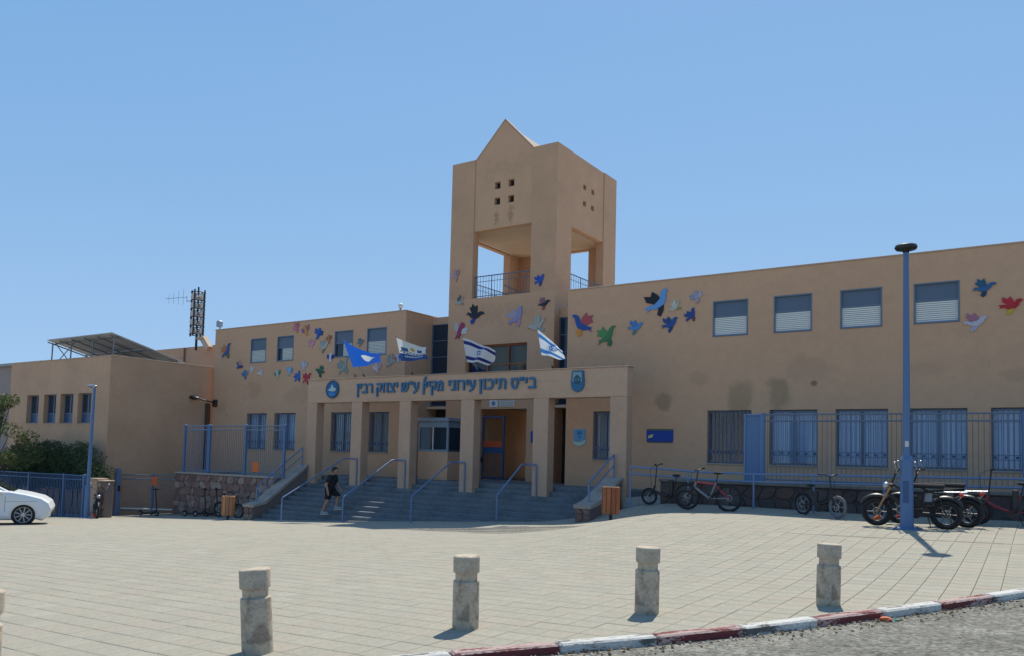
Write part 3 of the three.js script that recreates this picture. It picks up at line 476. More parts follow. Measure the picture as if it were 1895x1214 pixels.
{ // right: low stone wall, planted strip behind it, tall fence on it
  const t = thing('retaining_wall', 'low stone wall with shade darkened into its colour under the tall blue fence behind bicycles', 'wall');
  part('core', bx(-9.4, 9.5, -0.4, 1.0, 2.05, 2.3), mat(0.08, 0.065, 0.06, 0.95), t); part('cap', cbx(-9.44, 9.52, 1.001, 1.08, 2.02, 2.37, 0.015), mat(0.2, 0.175, 0.15, 0.9, { map: T.mottle2 }), t);
  rubble(t, 11.2, 0.95, g => mv(g, -9.4, 0.03, 2.297), 0.42, [[0.13, 0.085, 0.075], [0.15, 0.11, 0.095], [0.11, 0.09, 0.085], [0.17, 0.105, 0.085]].map(c => mat(...c, 0.9, { map: T.mottle2, bumpMap: T.grain2, bumpScale: 0.012 })));  // stone colours darkened to paint in the shade behind the bicycles
  struct('terrace', [bx(-9.38, 9.5, -0.4, 0.98, 0.003, 2.047), bx(-10.598, -9.402, -0.6, 0.46, 0.003, 2.29)], M.concrete);
  barFence('bar_fence', 'tall blue vertical bar fence in front of the right wing windows', [-6.42, 2.2], [9.4, 2.2], 1.08, 2.96, [0, 0.385, 0.6, 0.8, 1], { gap: 0.12, m: M.blueFrame });
  const g = thing('fence_gate', 'narrow solid blue metal gate panel at the end of tall fence', 'gate');
  part('panel', cbx(-6.9, -6.5, 1.1, 2.93, 2.18, 2.22, 0.01), M.blue, g); part('frame', [cbx(-6.95, -6.9, 1.08, 2.98, 2.16, 2.24, 0.008), cbx(-6.5, -6.45, 1.08, 2.98, 2.16, 2.24, 0.008), cbx(-6.898, -6.502, 2.932, 2.98, 2.16, 2.24, 0.008)], M.blueRail, g); part('rib', [bx(-6.78, -6.76, 1.12, 2.9, 2.2201, 2.232), bx(-6.64, -6.62, 1.12, 2.9, 2.2201, 2.232)], M.blueRail, g);
}
{ // double guard rail in front of it
  const t = thing('guard_rail', 'low double blue tube rail that bicycles lean against', 'railing'), z = 3.2, Y = [[-9.95, 1.42], [-7.9, 1.33], [-6.38, 1.32], [-0.33, 1.42], [6, 1.62]];
  const yAt = x => { for (let i = 0; i + 1 < Y.length; i++) if (x <= Y[i + 1][0]) return lerp(Y[i][1], Y[i + 1][1], (x - Y[i][0]) / (Y[i + 1][0] - Y[i][0])); return 1.6; };
  for (const d of [0, -0.2]) part('rail', Y.slice(0, -1).map((p, i) => rod(V(p[0], p[1] + d, z), V(Y[i + 1][0], Y[i + 1][1] + d, z), 0.028)), M.blueRail, t);
  for (const x of [-9.95, -8.2, -6.38, -4.85, -3.2, -1.48, 0.4, 2.3]) part('post', rod(V(x, ground(x, z) - 0.1, z), V(x, yAt(x), z), 0.026), M.blueRail, t);
}
{ // left: stone terrace wall with fence
  const X0 = -31.85, X1 = -25.32, zf = 3.2, t = thing('retaining_wall', 'reddish rubble stone terrace wall left of the stairs', 'wall');
  part('core', [bx(X0, X1, -2, 0.5, zf - 0.35, zf), bx(X0, X0 + 0.35, -2, 0.5, 0.01, zf - 0.352)], M.mortar, t); part('cap', [cbx(X0 - 0.04, X1, 0.501, 0.57, zf - 0.4, zf + 0.06, 0.015), cbx(X0 - 0.04, X0 + 0.4, 0.501, 0.57, 0.02, zf - 0.402, 0.015)], M.stoneCap, t);
  rubble(t, X1 - X0 - 0.02, 2.0, g => mv(g, X0, -1.52, zf - 0.003), 0.36);
  struct('terrace', [bx(X0 + 0.36, X1 + 0.52, -2, 0.48, 0.003, zf - 0.353)], M.concrete);
  barFence('bar_fence', 'blue bar fence on top of the stone terrace wall', [-29.75, 3.05], [-25.0, 3.05], 0.57, 2.6, [0, 0.5, 1], { gap: 0.12 });
  barFence('fence_gate', 'pale barred blue gate panel at the corner of terrace wall', [-31.5, 3.05], [-29.85, 3.05], 0.57, 2.6, [0, 1], { gap: 0.16, m: M.blueRail, r: 0.014, cat: 'gate' });
  solo('warning_sign', cbx(-26.85, -26.45, 0.72, 1.12, 3.08, 3.1, 0.006), M.orange, 'orange square notice tied to the terrace fence', 'sign');
}
{ // lower side gate between annex and terrace wall
  const A = [-34.05, 4.35], B = [-31.95, 3.2], at = (k, y) => V(lerp(A[0], B[0], k), y, lerp(A[1], B[1], k));
  const t = barFence('side_gate', 'low grey blue mesh gate between annex and terrace wall', A, B, [-1.3, -1.22], [0.36, 0.38], [0.6], { gap: 0.1, r: 0.006, m: M.blueFrame, cat: 'gate', sink: 0.3 });
  part('kick_rail', rod(at(0, -1.12), at(1, -1.12), 0.04, 0.04, 6), M.offwhite, t); part('mesh', range(-1.0, 0.2, 0.1).map(y => rod(at(0, y), at(1, y), 0.004, 0.004, 4)), M.blueFrame, t);
  const p = thing('gate_post', 'thick bright blue steel post beside the low side gate', 'post'); part('post', cbx(-34.24, -34.06, -1.7, 0.62, 4.4, 4.58, 0.015), M.blueRail, p); part('intercom', cbx(-34.058, -34.0, -0.35, -0.12, 4.44, 4.54, 0.01), M.blackMetal, p);
  solo('warning_sign', mv(cbx(-0.14, 0.14, -0.08, 0.32, -0.01, 0.01, 0.006).rotateY(0.5), -32.7, 0, 3.66), M.orange, 'small orange notice on the low side gate', 'sign');
}

// ---------------------------------------------------------------- annex with solar roof, buildings behind
{
  const X0 = -43.3, X1 = -34.3, Z0 = 5.0, H = 5.62, t = thing('annex_building', 'low sand coloured annex with four narrow windows and solar roof', 'building');
  const wx = [-41.55, -39.92, -38.4, -36.86].map(x => [x, x + 1.14]), lw = [-42.6, -41.0].map(x => [x, x + 1.1]);
  const f = part('wall', mv(ext(rect(X0, X1, -3, H), 0.3, [...wx.map(([a, b]) => hole(a, b, 2.64, 4.0)), ...lw.map(([a, b]) => hole(a, b, -0.6, 0.8))]), 0, 0, Z0 - 0.3), M.wallB, t);
  const s = part('side_wall', bx(X1 - 0.3, X1, -3, H, -0.25, Z0 - 0.302), M.wallB, t); part('end_wall', bx(X0, X0 + 0.3, -3, H, -6, Z0 - 0.302), M.wallB, t); part('back_wall', bx(X0 + 0.302, X1 - 0.02, -3, H, -0.55, -0.252), M.wallB, t);
  part('roof', bx(X0 + 0.302, X1 - 0.302, 5.1, 5.25, -0.25, Z0 - 0.302), M.roofing, t); part('coping', [cbx(X0, X1 + 0.02, H, H + 0.04, Z0 - 0.32, Z0 + 0.02, 0.01), cbx(X1 - 0.32, X1 + 0.02, H, H + 0.04, -0.55, Z0 - 0.322, 0.01)], M.coping, t);
  part('inner_wall', bx(X0 + 0.4, X1 - 0.4, -2, 5, 2, 2.1), M.offwhite, t);
  for (const [a, b] of wx) narrowWindow(t, a, b, 2.64, 4.0, Z0); for (const [a, b] of lw) narrowWindow(t, a, b, -0.6, 0.8, Z0);
  const g = thing('gap_shade_strip', 'dark brown strip painted as the shade of the gap between annex and left wing', 'gap_shade'); part('gap_shade', cbx(-34.27, -33.98, -1.6, 3.85, 0.02, 0.16, 0.03), mat(0.09, 0.05, 0.035, 0.8), g);  // dark strip standing in for the shade of the open gap
}
function narrowWindow(parent, x0, x1, y0, y1, zf) {
  const zi = zf - 0.2, t = 0.05, ym = lerp(y0, y1, 0.32);
  const w = part('window', [bx(x0, x1, y0, y0 + t, zi - 0.06, zi), bx(x0, x1, y1 - t, y1, zi - 0.06, zi), bx(x0, x0 + t, y0 + t, y1 - t, zi - 0.06, zi), bx(x1 - t, x1, y0 + t, y1 - t, zi - 0.06, zi), bx(x0 + t, x1 - t, ym, ym + 0.04, zi - 0.055, zi - 0.003), bx((x0 + x1) / 2 - 0.02, (x0 + x1) / 2 + 0.02, ym + 0.04, y1 - t, zi - 0.055, zi - 0.003)], M.blueFrame, parent);
  part('pane', bx(x0 + t, x1 - t, ym + 0.04, y1 - t, zi - 0.04, zi - 0.03), M.glassBlue, w); part('pane', bx(x0 + t, x1 - t, y0 + t, ym, zi - 0.04, zi - 0.03), mat(0.05, 0.1, 0.2, 0.3), w);
  part('sill', cbx(x0 - 0.01, x1 + 0.01, y0 - 0.04, y0 - 0.001, zf - 0.24, zf + 0.03, 0.008), M.coping, w);
}
{ // solar array on the annex roof, tilted towards the sun behind the building
  const t = thing('solar_array', 'tilted solar panel array on steel legs on the annex roof', 'solar panels');
  const zH = 4.7, yH = 6.72, zL = 0.9, yL = 5.75, xs = -40.6, xe = -34.9, n = 6;
  const slope = Math.atan2(yH - yL, zH - zL), len = Math.hypot(yH - yL, zH - zL);
  for (let r = 0; r < 2; r++) for (let i = 0; i < n; i++) {
    const x0 = lerp(xs, xe, i / n) + 0.015, x1 = lerp(xs, xe, (i + 1) / n) - 0.015, s0 = len * r / 2 + 0.015, s1 = len * (r + 1) / 2 - 0.015;
    const place = g => { g.rotateX(-slope); return mv(g, 0, yL, zL); };
    const p = part('panel', place(bx(x0, x1, 0, 0.035, s0, s1)), mat(0.5, 0.5, 0.48, 0.6), t); part('cells', place(bx(x0 + 0.03, x1 - 0.03, 0.0355, 0.039, s0 + 0.03, s1 - 0.03)), mat(0.01, 0.015, 0.04, 0.15), p);
  }
  const pt = (x, k) => V(x, lerp(yL, yH, k) - 0.06, lerp(zL, zH, k));
  part('beam', [0.12, 0.5, 0.9].map(k => rod(pt(xs, k), pt(xe, k), 0.035, 0.035, 6)), M.greyMetal, t);
  part('rafter', range(xs + 0.1, xe - 0.1, 1.1).map(x => rod(pt(x, 0).setY(yL - 0.09), pt(x, 1).setY(yH - 0.1), 0.03, 0.03, 6)), M.greyMetal, t);
  for (const x of [xs + 0.15, -38.7, -36.8, xe - 0.15]) { part('leg', rod(V(x, 5.25, 4.5), pt(x, 0.94), 0.035, 0.035, 6), M.greyMetal, t); part('leg', rod(V(x, 5.25, 1.35), pt(x, 0.12), 0.035, 0.035, 6), M.greyMetal, t); }
  part('brace', [rod(V(xs + 0.15, 5.25, 3.2), pt(xs + 0.15, 0.9), 0.022, 0.022, 5), rod(V(xs + 0.15, 5.3, 4.5), pt(xs + 1.9, 0.9), 0.022, 0.022, 5)], M.greyMetal, t);
}
{
  const t = thing('rear_building', 'flat roofed sand coloured block behind the annex under the siren mast', 'building');
  part('wall', bx(-52, -36, -3, 7.9, -6.3, -6), M.wallB, t); part('side_wall', bx(-36.3, -36, -3, 7.9, -12, -6.302), M.wallB, t); part('roof', bx(-52, -36.302, 7.4, 7.55, -12, -6.302), M.roofing, t); part('coping', cbx(-52, -35.98, 7.901, 7.94, -6.32, -5.98, 0.01), M.coping, t); part('downpipe', rod(V(-45.2, 3, -5.93), V(-45.2, 7.9, -5.93), 0.05), mat(0.2, 0.15, 0.11, 0.7), t);
  const u = thing('far_building', 'grey beige house corner at the far left behind the tree', 'building');
  part('wall', bx(-62, -46.5, -4, 6.1, 1.6, 1.9), stucco(0.4, 0.31, 0.26), u); part('roof', [cbx(-62.2, -46.3, 6.1, 6.28, -6, 2.1, 0.02)], M.roofing, u); part('side_wall', bx(-46.8, -46.5, -4, 6.1, -5, 1.598), stucco(0.4, 0.31, 0.26), u); part('parapet', cbx(-56, -48.5, 6.281, 6.6, -3, 0.5, 0.02), M.wallB, u);
}
{ // siren mast
  const x = -42.95, z = -5.2, y0 = 7.55, t = thing('siren_mast', 'dark mast stacked with five tiers of siren horns and an aerial', 'mast');
  part('pole', rod(V(x, y0, z), V(x, 11.45, z), 0.075, 0.05, 10), M.blackMetal, t);
  for (let k = 0; k < 5; k++) {
    const y = 8.75 + k * 0.52; const tier = part('horn_tier', [...[0, 1, 2, 3].map(q => { const a = q * PI / 2 + 0.35, g = new THREE.CylinderGeometry(0.22, 0.07, 0.3, 12, 1); g.rotateZ(-PI / 2); g.translate(0.22, 0, 0); g.rotateY(a); return mv(g, x, y, z); }), mv(new THREE.CylinderGeometry(0.17, 0.17, 0.09, 12), x, y - 0.14, z)], M.offwhite, t);
  }
  for (let q = 0; q < 4; q++) { const a = q * PI / 2 + 0.35 + PI / 4, cx = x + Math.cos(a) * 0.42, cz = z + Math.sin(a) * 0.42; part('stay', rod(V(cx, 8.4, cz), V(cx, 11.25, cz), 0.05, 0.05, 6), M.blackMetal, t); }
  part('ring', [8.5, 9.02, 9.54, 10.06, 10.58, 11.1].map(y => { const g = new THREE.TorusGeometry(0.42, 0.03, 5, 20); g.rotateX(PI / 2); return mv(g, x, y, z); }), M.blackMetal, t);
  part('aerial', [rod(V(x - 0.4, 10.6, z), V(x - 1.0, 10.65, z + 0.1), 0.02), rod(V(x - 1.0, 10.9, z + 0.1), V(x - 3.0, 10.95, z + 0.25), 0.014), rod(V(x - 1.0, 10.6, z + 0.1), V(x - 1.0, 10.95, z + 0.1), 0.014), ...[1.3, 1.8, 2.3, 2.8].map((d, i) => rod(V(x - d, 10.92 - 0.5 + i * 0.08, z + 0.15), V(x - d, 10.92 + 0.5 - i * 0.08, z + 0.15), 0.009, 0.009, 5))], M.greyMetal, t);
  const g = thing('roof_cowl', 'tan slanted metal cowl beside the siren mast', 'vent'); part('cowl', (() => { const q = cbx(-0.18, 0.18, 0, 1.0, -0.18, 0.18, 0.03); q.rotateZ(0.75); return mv(q, -41.9, 7.6, -5.4); })(), M.ceiling, g); part('hood', cbx(-42.95, -42.4, 8.2, 8.36, -5.65, -5.15, 0.03), M.ceiling, g);
}

// ---------------------------------------------------------------- guard booth, entrance gate, signs
{
  const x0 = -19.95, x1 = -18.5, z0 = -0.3, z1 = 0.9, t = thing('guard_booth', 'pale blue guard booth with sliding windows behind the portico columns', 'booth'), P = mat(0.20, 0.27, 0.34, 0.6);
  part('base', cbx(x0, x1, LY, 1.72, z0, z1, 0.01), M.wallB, t);
  part('frame', [cbx(x0, x0 + 0.08, 1.722, 2.86, z1 - 0.08, z1, 0.008), cbx(x1 - 0.08, x1, 1.722, 2.86, z1 - 0.08, z1, 0.008), cbx(x0, x0 + 0.08, 1.722, 2.86, z0, z0 + 0.08, 0.008), cbx(x1 - 0.08, x1, 1.722, 2.86, z0, z0 + 0.08, 0.008), bx(x0 + 0.08, x1 - 0.08, 2.64, 2.86, z1 - 0.07, z1 - 0.01), bx(x0 + 0.08, x1 - 0.08, 1.722, 1.8, z1 - 0.07, z1 - 0.01), bx(x1 - 0.07, x1 - 0.01, 2.64, 2.86, z0 + 0.07, z1 - 0.07), bx(x0 + 0.01, x0 + 0.07, 2.64, 2.86, z0 + 0.07, z1 - 0.07)], P, t);
  part('roof', cbx(x0 - 0.12, x1 + 0.1, 2.862, 3.0, z0 - 0.1, z1 + 0.12, 0.02), P, t);
  const w = part('window', bx(-19.26, -19.22, 1.8, 2.64, z1 - 0.06, z1 - 0.02), M.white, t); part('pane', bx(x0 + 0.08, -19.26, 1.8, 2.64, z1 - 0.045, z1 - 0.04), M.glassBlue, w); part('pane', bx(-19.22, x1 - 0.08, 1.8, 2.64, z1 - 0.035, z1 - 0.03), M.glassBlue, w); part('side_pane', bx(x1 - 0.045, x1 - 0.04, 1.8, 2.64, z0 + 0.08, z1 - 0.08), M.glassBlue, w);
  part('corner_post', rod(V(x0 - 0.06, LY, z1 + 0.06), V(x0 - 0.06, 2.86, z1 + 0.06), 0.03), M.blue, t);
  part('back_panel', bx(x0 + 0.08, x1 - 0.08, 1.73, 2.86, z0 + 0.01, z0 + 0.04), P, t);
}
{ // entrance: steel gate, one leaf closed, one swung in
  const t = thing('entrance_gate', 'barred steel gate leaf with a red plate in the entrance', 'gate'), z = -1.75, x0 = -18.8, x1 = -17.75;
  part('frame', [cbx(x0, x0 + 0.07, LY, 3.2, z - 0.04, z + 0.04, 0.008), cbx(x1 - 0.07, x1, LY, 3.2, z - 0.04, z + 0.04, 0.008), bx(x0 + 0.07, x1 - 0.07, 3.13, 3.2, z - 0.035, z + 0.035), bx(x0 + 0.07, x1 - 0.07, LY + 0.05, LY + 0.12, z - 0.035, z + 0.035), bx(x0 + 0.07, x1 - 0.07, 1.72, 1.95, z - 0.03, z + 0.03)], M.blueDark, t);
  part('bars', range(x0 + 0.16, x1 - 0.16, 0.13).map(x => rod(V(x, LY + 0.1, z), V(x, 1.72, z), 0.01, 0.01, 5)), M.blueDark, t);
  part('plate', cbx(x0 + 0.06, x1 - 0.1, 1.96, 2.2, z + 0.02, z + 0.035, 0.004), mat(0.62, 0.09, 0.03, 0.5), t); part('lock', cbx(x0 - 0.02, x0 + 0.1, 1.35, 1.55, z + 0.041, z + 0.09, 0.01), M.blackMetal, t);
  const g = thing('entrance_gate', 'blue gate leaf swung open inside the entrance, dark cloth hanging on it', 'gate');
  part('frame', [cbx(-16.68, -16.6, LY, 3.0, -1.95, -1.87, 0.008), cbx(-16.95, -16.88, LY, 2.9, -3.05, -2.98, 0.008), rod(V(-16.64, 2.9, -1.92), V(-16.92, 2.9, -3.0), 0.03), rod(V(-16.64, 0.8, -1.92), V(-16.92, 0.8, -3.0), 0.03)], M.blue, g); part('bars', range(0.1, 0.9, 0.1).map(k => rod(V(lerp(-16.64, -16.92, k), 0.8, lerp(-1.92, -3, k)), V(lerp(-16.64, -16.92, k), 2.9, lerp(-1.92, -3, k)), 0.01, 0.01, 5)), M.blue, g);
  const c = []; for (let i = 0; i < 7; i++) { const k = 0.12 + i * 0.12, q = ext([[-0.07, 1.05 + 0.03 * (i % 2)], [0.07, 1.03], [0.08, 2.35 - i * 0.1], [-0.05, 2.4 - i * 0.1]], 0.03, [], 0.012); q.rotateY(1.3 + 0.25 * (i % 2)); c.push(mv(q, lerp(-16.72, -17.0, k), 0, lerp(-1.9, -2.9, k))); } part('cloth', c, mat(0.01, 0.012, 0.02, 0.9), g);
}
function plaque(name, x0, x1, y0, y1, z, m, label, cat = 'sign') { const t = thing(name, label, cat); part('board', cbx(x0, x1, y0, y1, z + 0.002, z + 0.03, 0.006), m, t); return t; }
{
  const a = plaque('door_sign', -18.32, -17.92, 3.54, 3.84, -1.5, M.white, 'small white notice with blue emblem above the entrance'); part('emblem', mv(new THREE.CylinderGeometry(0.09, 0.09, 0.006, 18).rotateX(PI / 2), -18.12, 3.69, -1.466), paint('#5f86a8'), a);
  const b = plaque('door_sign', -17.85, -17.12, 3.55, 3.84, -1.5, M.offwhite, 'wide grey white notice board above the entrance door'); part('line', [0, 1, 2, 3].map(i => bx(-17.78, -17.2, 3.6 + i * 0.06, 3.615 + i * 0.06, -1.469, -1.466)), paint('#8d9a98'), b);
  const c = plaque('wall_sign', -10.88, -9.95, 2.23, 2.58, 0, paint('#123f96'), 'dark blue rectangular sign with small yellow emblem on right wing'); part('header', cbx(-10.88, -9.95, 2.583, 2.64, 0.002, 0.026, 0.004), paint('#59684d'), c); part('emblem', mv(ext([[0, 0], [0.16, 0.03], [0.2, 0.14], [0.1, 0.11], [0.03, 0.09]], 0.006), -10.83, 2.33, 0.031), paint('#c9c877'), c); part('footer', cbx(-10.86, -9.97, 2.185, 2.225, 0.002, 0.02, 0.004), paint('#4a586e'), c);
  const d = plaque('wall_sign', -13.62, -13.18, 2.2, 2.62, 0, paint('#5b9cc4'), 'light blue plaque with pale rounded foot beside porch window'); part('foot', mv(ext([[-0.27, 0.12], [-0.2, 0], [0, -0.08], [0.2, 0], [0.27, 0.16], [0, 0.06]], 0.03, [], 0.004), -13.4, 2.1, 0.003), paint('#a9c4bb'), d); part('crest', [bx(-13.5, -13.3, 2.42, 2.56, 0.0305, 0.034), bx(-13.45, -13.35, 2.3, 2.38, 0.0305, 0.034)], paint('#3b78a8'), d);
  plaque('notice', -16.35, -16.1, 2.15, 2.6, -1.5, paint('#2a4f9b'), 'small blue notice on the right jamb of entrance');
  for (const [y, m, l] of [[2.55, '#8f93b8', 'lilac paper notice on tower wall beside guard booth'], [2.1, '#7c8d3a', 'green paper notice below the lilac one beside guard booth'], [1.35, '#869a2f', 'lowest green paper notice beside guard booth']]) plaque('notice', -19.1, -18.95 + 0.02, y - 0.14, y + 0.16, -1.5, paint(m), l, 'notice');
}
// round and shield emblems on the beam
{
  const t = thing('emblem', 'round blue emblem at the left end of the portico beam', 'emblem', [-23.5, 4.09, 2.002]);
  part('disc', mv(new THREE.CylinderGeometry(0.34, 0.34, 0.05, 40).rotateX(PI / 2), 0, 0, 0.025), paint('#1f5f96'), t); part('rim', mv(new THREE.TorusGeometry(0.33, 0.028, 8, 40), 0, 0, 0.045), paint('#2f5566'), t);
  part('dove', mv(ext([[-0.24, -0.04], [-0.08, 0.02], [0, 0.2], [0.08, 0.06], [0.22, 0.02], [0.2, -0.08], [0.02, -0.1], [-0.1, -0.08]], 0.02, [], 0.004), 0, 0.02, 0.053), paint('#a9c0c0'), t); part('wave', mv(ext([[-0.22, -0.14], [0, -0.1], [0.22, -0.14], [0.16, -0.24], [0, -0.28], [-0.16, -0.24]], 0.012), 0, 0, 0.052), paint('#2e79b8'), t);
  const s = thing('emblem', 'tall shield emblem at the right end of the portico beam', 'emblem', [-12.4, 4.09, 2.002]);
  part('shield', ext([[-0.2, 0.33], [-0.22, 0.1], [-0.23, -0.14], [-0.15, -0.29], [0, -0.35], [0.15, -0.29], [0.23, -0.14], [0.22, 0.1], [0.2, 0.33]], 0.05, [], 0.01), paint('#2a6686'), s);
  part('field', mv(ext([[-0.16, 0.29], [-0.17, -0.02], [0.17, -0.02], [0.16, 0.29]], 0.012), 0, 0, 0.062), paint('#7f9aa2'), s); part('roundel', mv(new THREE.TorusGeometry(0.1, 0.025, 6, 22), 0, 0.05, 0.076), paint('#31576e'), s); part('tower', mv(ext([[-0.04, -0.02], [-0.04, 0.2], [0.04, 0.2], [0.04, -0.02]], 0.01), 0, 0, 0.075), paint('#38606f'), s);
}
// lettering on the beam: each letter a mitred ribbon of strokes
{
  const ribbon = (pts, w) => { const n = pts.length, L = [], R = []; for (let i = 0; i < n; i++) { const a = pts[Math.max(i - 1, 0)], b = pts[i], c = pts[Math.min(i + 1, n - 1)]; let d1 = [b[0] - a[0], b[1] - a[1]], d2 = [c[0] - b[0], c[1] - b[1]]; if (!i) d1 = d2; if (i === n - 1) d2 = d1; const l1 = Math.hypot(...d1), l2 = Math.hypot(...d2), n1 = [-d1[1] / l1, d1[0] / l1], n2 = [-d2[1] / l2, d2[0] / l2]; let m = [n1[0] + n2[0], n1[1] + n2[1]]; const lm = Math.hypot(...m); m = [m[0] / lm, m[1] / lm]; const k = w / 2 / Math.max(m[0] * n1[0] + m[1] * n1[1], 0.5); L.push([b[0] + m[0] * k, b[1] + m[1] * k]); R.unshift([b[0] - m[0] * k, b[1] - m[1] * k]); } return [...L, ...R]; };
  const A = {
    'ב': [0.74, [[0.06, 0.9], [0.48, 0.9], [0.58, 0.78], [0.58, 0.12]], [[0, 0.1], [0.74, 0.1]]], 'י': [0.26, [[0.02, 0.9], [0.16, 0.9], [0.16, 0.48]]], '"': [0.36, [[0.06, 1.05], [0.06, 0.72]], [[0.28, 1.05], [0.28, 0.72]]],
    'ס': [0.74, [[0.02, 0.9], [0.56, 0.9], [0.66, 0.55], [0.52, 0.14], [0.36, 0.06], [0.2, 0.14], [0.08, 0.5], [0.14, 0.8]]], 'ת': [0.74, [[0.06, 0.9], [0.56, 0.9], [0.66, 0.76], [0.66, 0]], [[0.2, 0.86], [0.2, 0.18], [0.02, 0.08]]],
    'כ': [0.62, [[0.04, 0.9], [0.4, 0.9], [0.54, 0.72], [0.54, 0.28], [0.4, 0.1], [0.04, 0.1]]], 'ו': [0.28, [[0.02, 0.9], [0.18, 0.9], [0.18, 0]]], 'ן': [0.28, [[0.02, 0.9], [0.18, 0.9], [0.18, -0.38]]],
    'ע': [0.66, [[0.58, 0.96], [0.56, 0.42], [0.36, 0.08], [0.02, -0.1]], [[0.08, 0.96], [0.16, 0.5], [0.4, 0.22]]], 'ר': [0.58, [[0.02, 0.9], [0.36, 0.9], [0.48, 0.76], [0.48, 0]]], 'נ': [0.44, [[0.08, 0.9], [0.34, 0.9], [0.34, 0.1], [0, 0.1]]],
    'מ': [0.76, [[0.06, 0.92], [0.22, 0.62], [0.08, 0]], [[0.24, 0.7], [0.44, 0.92], [0.64, 0.74], [0.66, 0.1], [0.36, 0.1]]], 'ק': [0.7, [[0.04, 0.9], [0.52, 0.9], [0.62, 0.72], [0.56, 0.46], [0.4, 0.14]], [[0.14, 0.58], [0.14, -0.38]]],
    'ף': [0.62, [[0.42, 1.42], [0.22, 1.12], [0.14, 0.6], [0.14, -0.3]], [[0.16, 0.86], [0.5, 0.86], [0.5, 0.5], [0.3, 0.5]]], 'ש': [0.84, [[0.06, 0.96], [0.08, 0.12], [0.52, 0.12], [0.74, 0.4], [0.76, 0.96]], [[0.42, 0.96], [0.38, 0.5], [0.16, 0.34]]],
    'צ': [0.66, [[0.04, 0.96], [0.58, 0.1], [0, 0.1]], [[0.58, 0.96], [0.54, 0.66], [0.34, 0.46]]], 'ח': [0.7, [[0.12, 0], [0.12, 0.9], [0.58, 0.9], [0.58, 0]]],
  };
  const words = [['בי"ס', -14.98, -13.97], ['תיכון', -16.32, -15.18], ['עירוני', -17.68, -16.48], ['מקיף', -18.86, -17.9], ['ע"ש', -19.88, -19.04], ['יצחק', -21.16, -20.06], ['רבין', -22.18, -21.33]];
  const t = thing('sign_lettering', 'raised blue Hebrew lettering along the portico beam', 'lettering', [0, 3.9, 2.002]), m = mat(0.028, 0.135, 0.255, 0.5), H = 0.375;
  for (const [word, xa, xb] of words) {
    const gap = 0.1; let tot = -gap; for (const ch of word) tot += A[ch][0] + gap; const k = (xb - xa) / (tot * H); let x = 0;
    for (const ch of word) { const [w, ...strokes] = A[ch], left = xb - (x + w) * H * k; part('letter', strokes.map((s, i) => mv(ext(ribbon(s.map(p => [p[0] * H * k, p[1] * H]), 0.2 * H), 0.055 + i * 0.003), left, 0, 0)), m, t); x += w + gap; }
  }
}
// ---------------------------------------------------------------- flags
function flagTex(draw) { const c = document.createElement('canvas'); c.width = 384; c.height = 256; const g = c.getContext('2d'); draw(g, 384, 256); const t = new THREE.CanvasTexture(c); t.colorSpace = THREE.SRGBColorSpace; t.magFilter = THREE.LinearFilter; return t; }
function flag(label, TL, BL, TR, BR, tex, wave, base, tint = 1) {
  const t = thing('flag', label, 'flag', [0, 0, 0], 0, 'flags on the portico beam'), N = 26, Mm = 16, g = new THREE.PlaneGeometry(1, 1, N, Mm), p = g.attributes.position, zF = 2.35;
  const q = (a, b, k) => [lerp(a[0], b[0], k), lerp(a[1], b[1], k)];
  for (let i = 0; i < p.count; i++) { const u = p.getX(i) + 0.5, v = 0.5 - p.getY(i), a = q(TL, TR, u), b = q(BL, BR, u), c = q(a, b, v), s = Math.sin(u * wave[0] + v * wave[1]) * wave[2] * u, s2 = Math.sin(u * 13 - v * 4) * 0.02 * u; p.setXYZ(i, c[0] + s2, c[1] + s * 0.35 - 0.12 * Math.sin(u * PI) * (1 - v) * wave[3], zF + s + 0.25 * u); }
  g.computeVertexNormals();
  part('cloth', g, new THREE.MeshPhysicalMaterial({ map: tex, color: C(tint, tint, tint), roughness: 0.95, transmission: 0.35, thickness: 0, side: THREE.DoubleSide }), t, true);
  part('pole', rod(V(base, 4.52, 1.8), V(TL[0] - 0.03, TL[1] + 0.08, zF - 0.01), 0.018, 0.014, 8), M.greyMetal, t); part('socket', rod(V(base, 4.5, 1.79), V(lerp(base, TL[0], 0.12), lerp(4.5, TL[1], 0.12), 1.86), 0.03), M.blackMetal, t);
}
flag('bright blue flag with white emblem at the left of portico beam', [-22.68, 5.97], [-22.1, 4.89], [-20.32, 5.3], [-20.38, 4.95], flagTex((g, w, h) => { g.fillStyle = '#1467d6'; g.fillRect(0, 0, w, h); g.fillStyle = '#eef2f4'; g.beginPath(); g.moveTo(150, 110); g.quadraticCurveTo(170, 70, 225, 82); g.lineTo(262, 96); g.lineTo(300, 104); g.lineTo(262, 128); g.quadraticCurveTo(250, 170, 215, 188); g.lineTo(176, 170); g.lineTo(160, 140); g.closePath(); g.fill(); }), [7, 2, 0.1, 1], -21.95);
flag('white and blue municipal flag with yellow sun, second from left', [-19.93, 5.91], [-19.66, 5.03], [-18.3, 5.45], [-18.1, 4.96], flagTex((g, w, h) => { g.fillStyle = '#dfe3e0'; g.fillRect(0, 0, w, h); g.fillStyle = '#39618c'; g.fillRect(40, 92, 90, 46); g.fillRect(240, 78, 70, 50); g.fillStyle = '#caa640'; g.beginPath(); g.arc(190, 92, 26, 0, 7); g.fill(); g.fillStyle = '#6f5560'; for (let i = 0; i < 9; i++) g.fillRect(20 + i * 40, 136 + (i % 3) * 6, 26, 16); g.fillStyle = '#1d4b8c'; g.fillRect(0, 168, w, 88); g.fillStyle = '#cfd8e2'; for (let i = 0; i < 12; i++) g.fillRect(70 + i * 21, 190, 13, 20); }), [6, 3, 0.1, 0.4], -19.52);
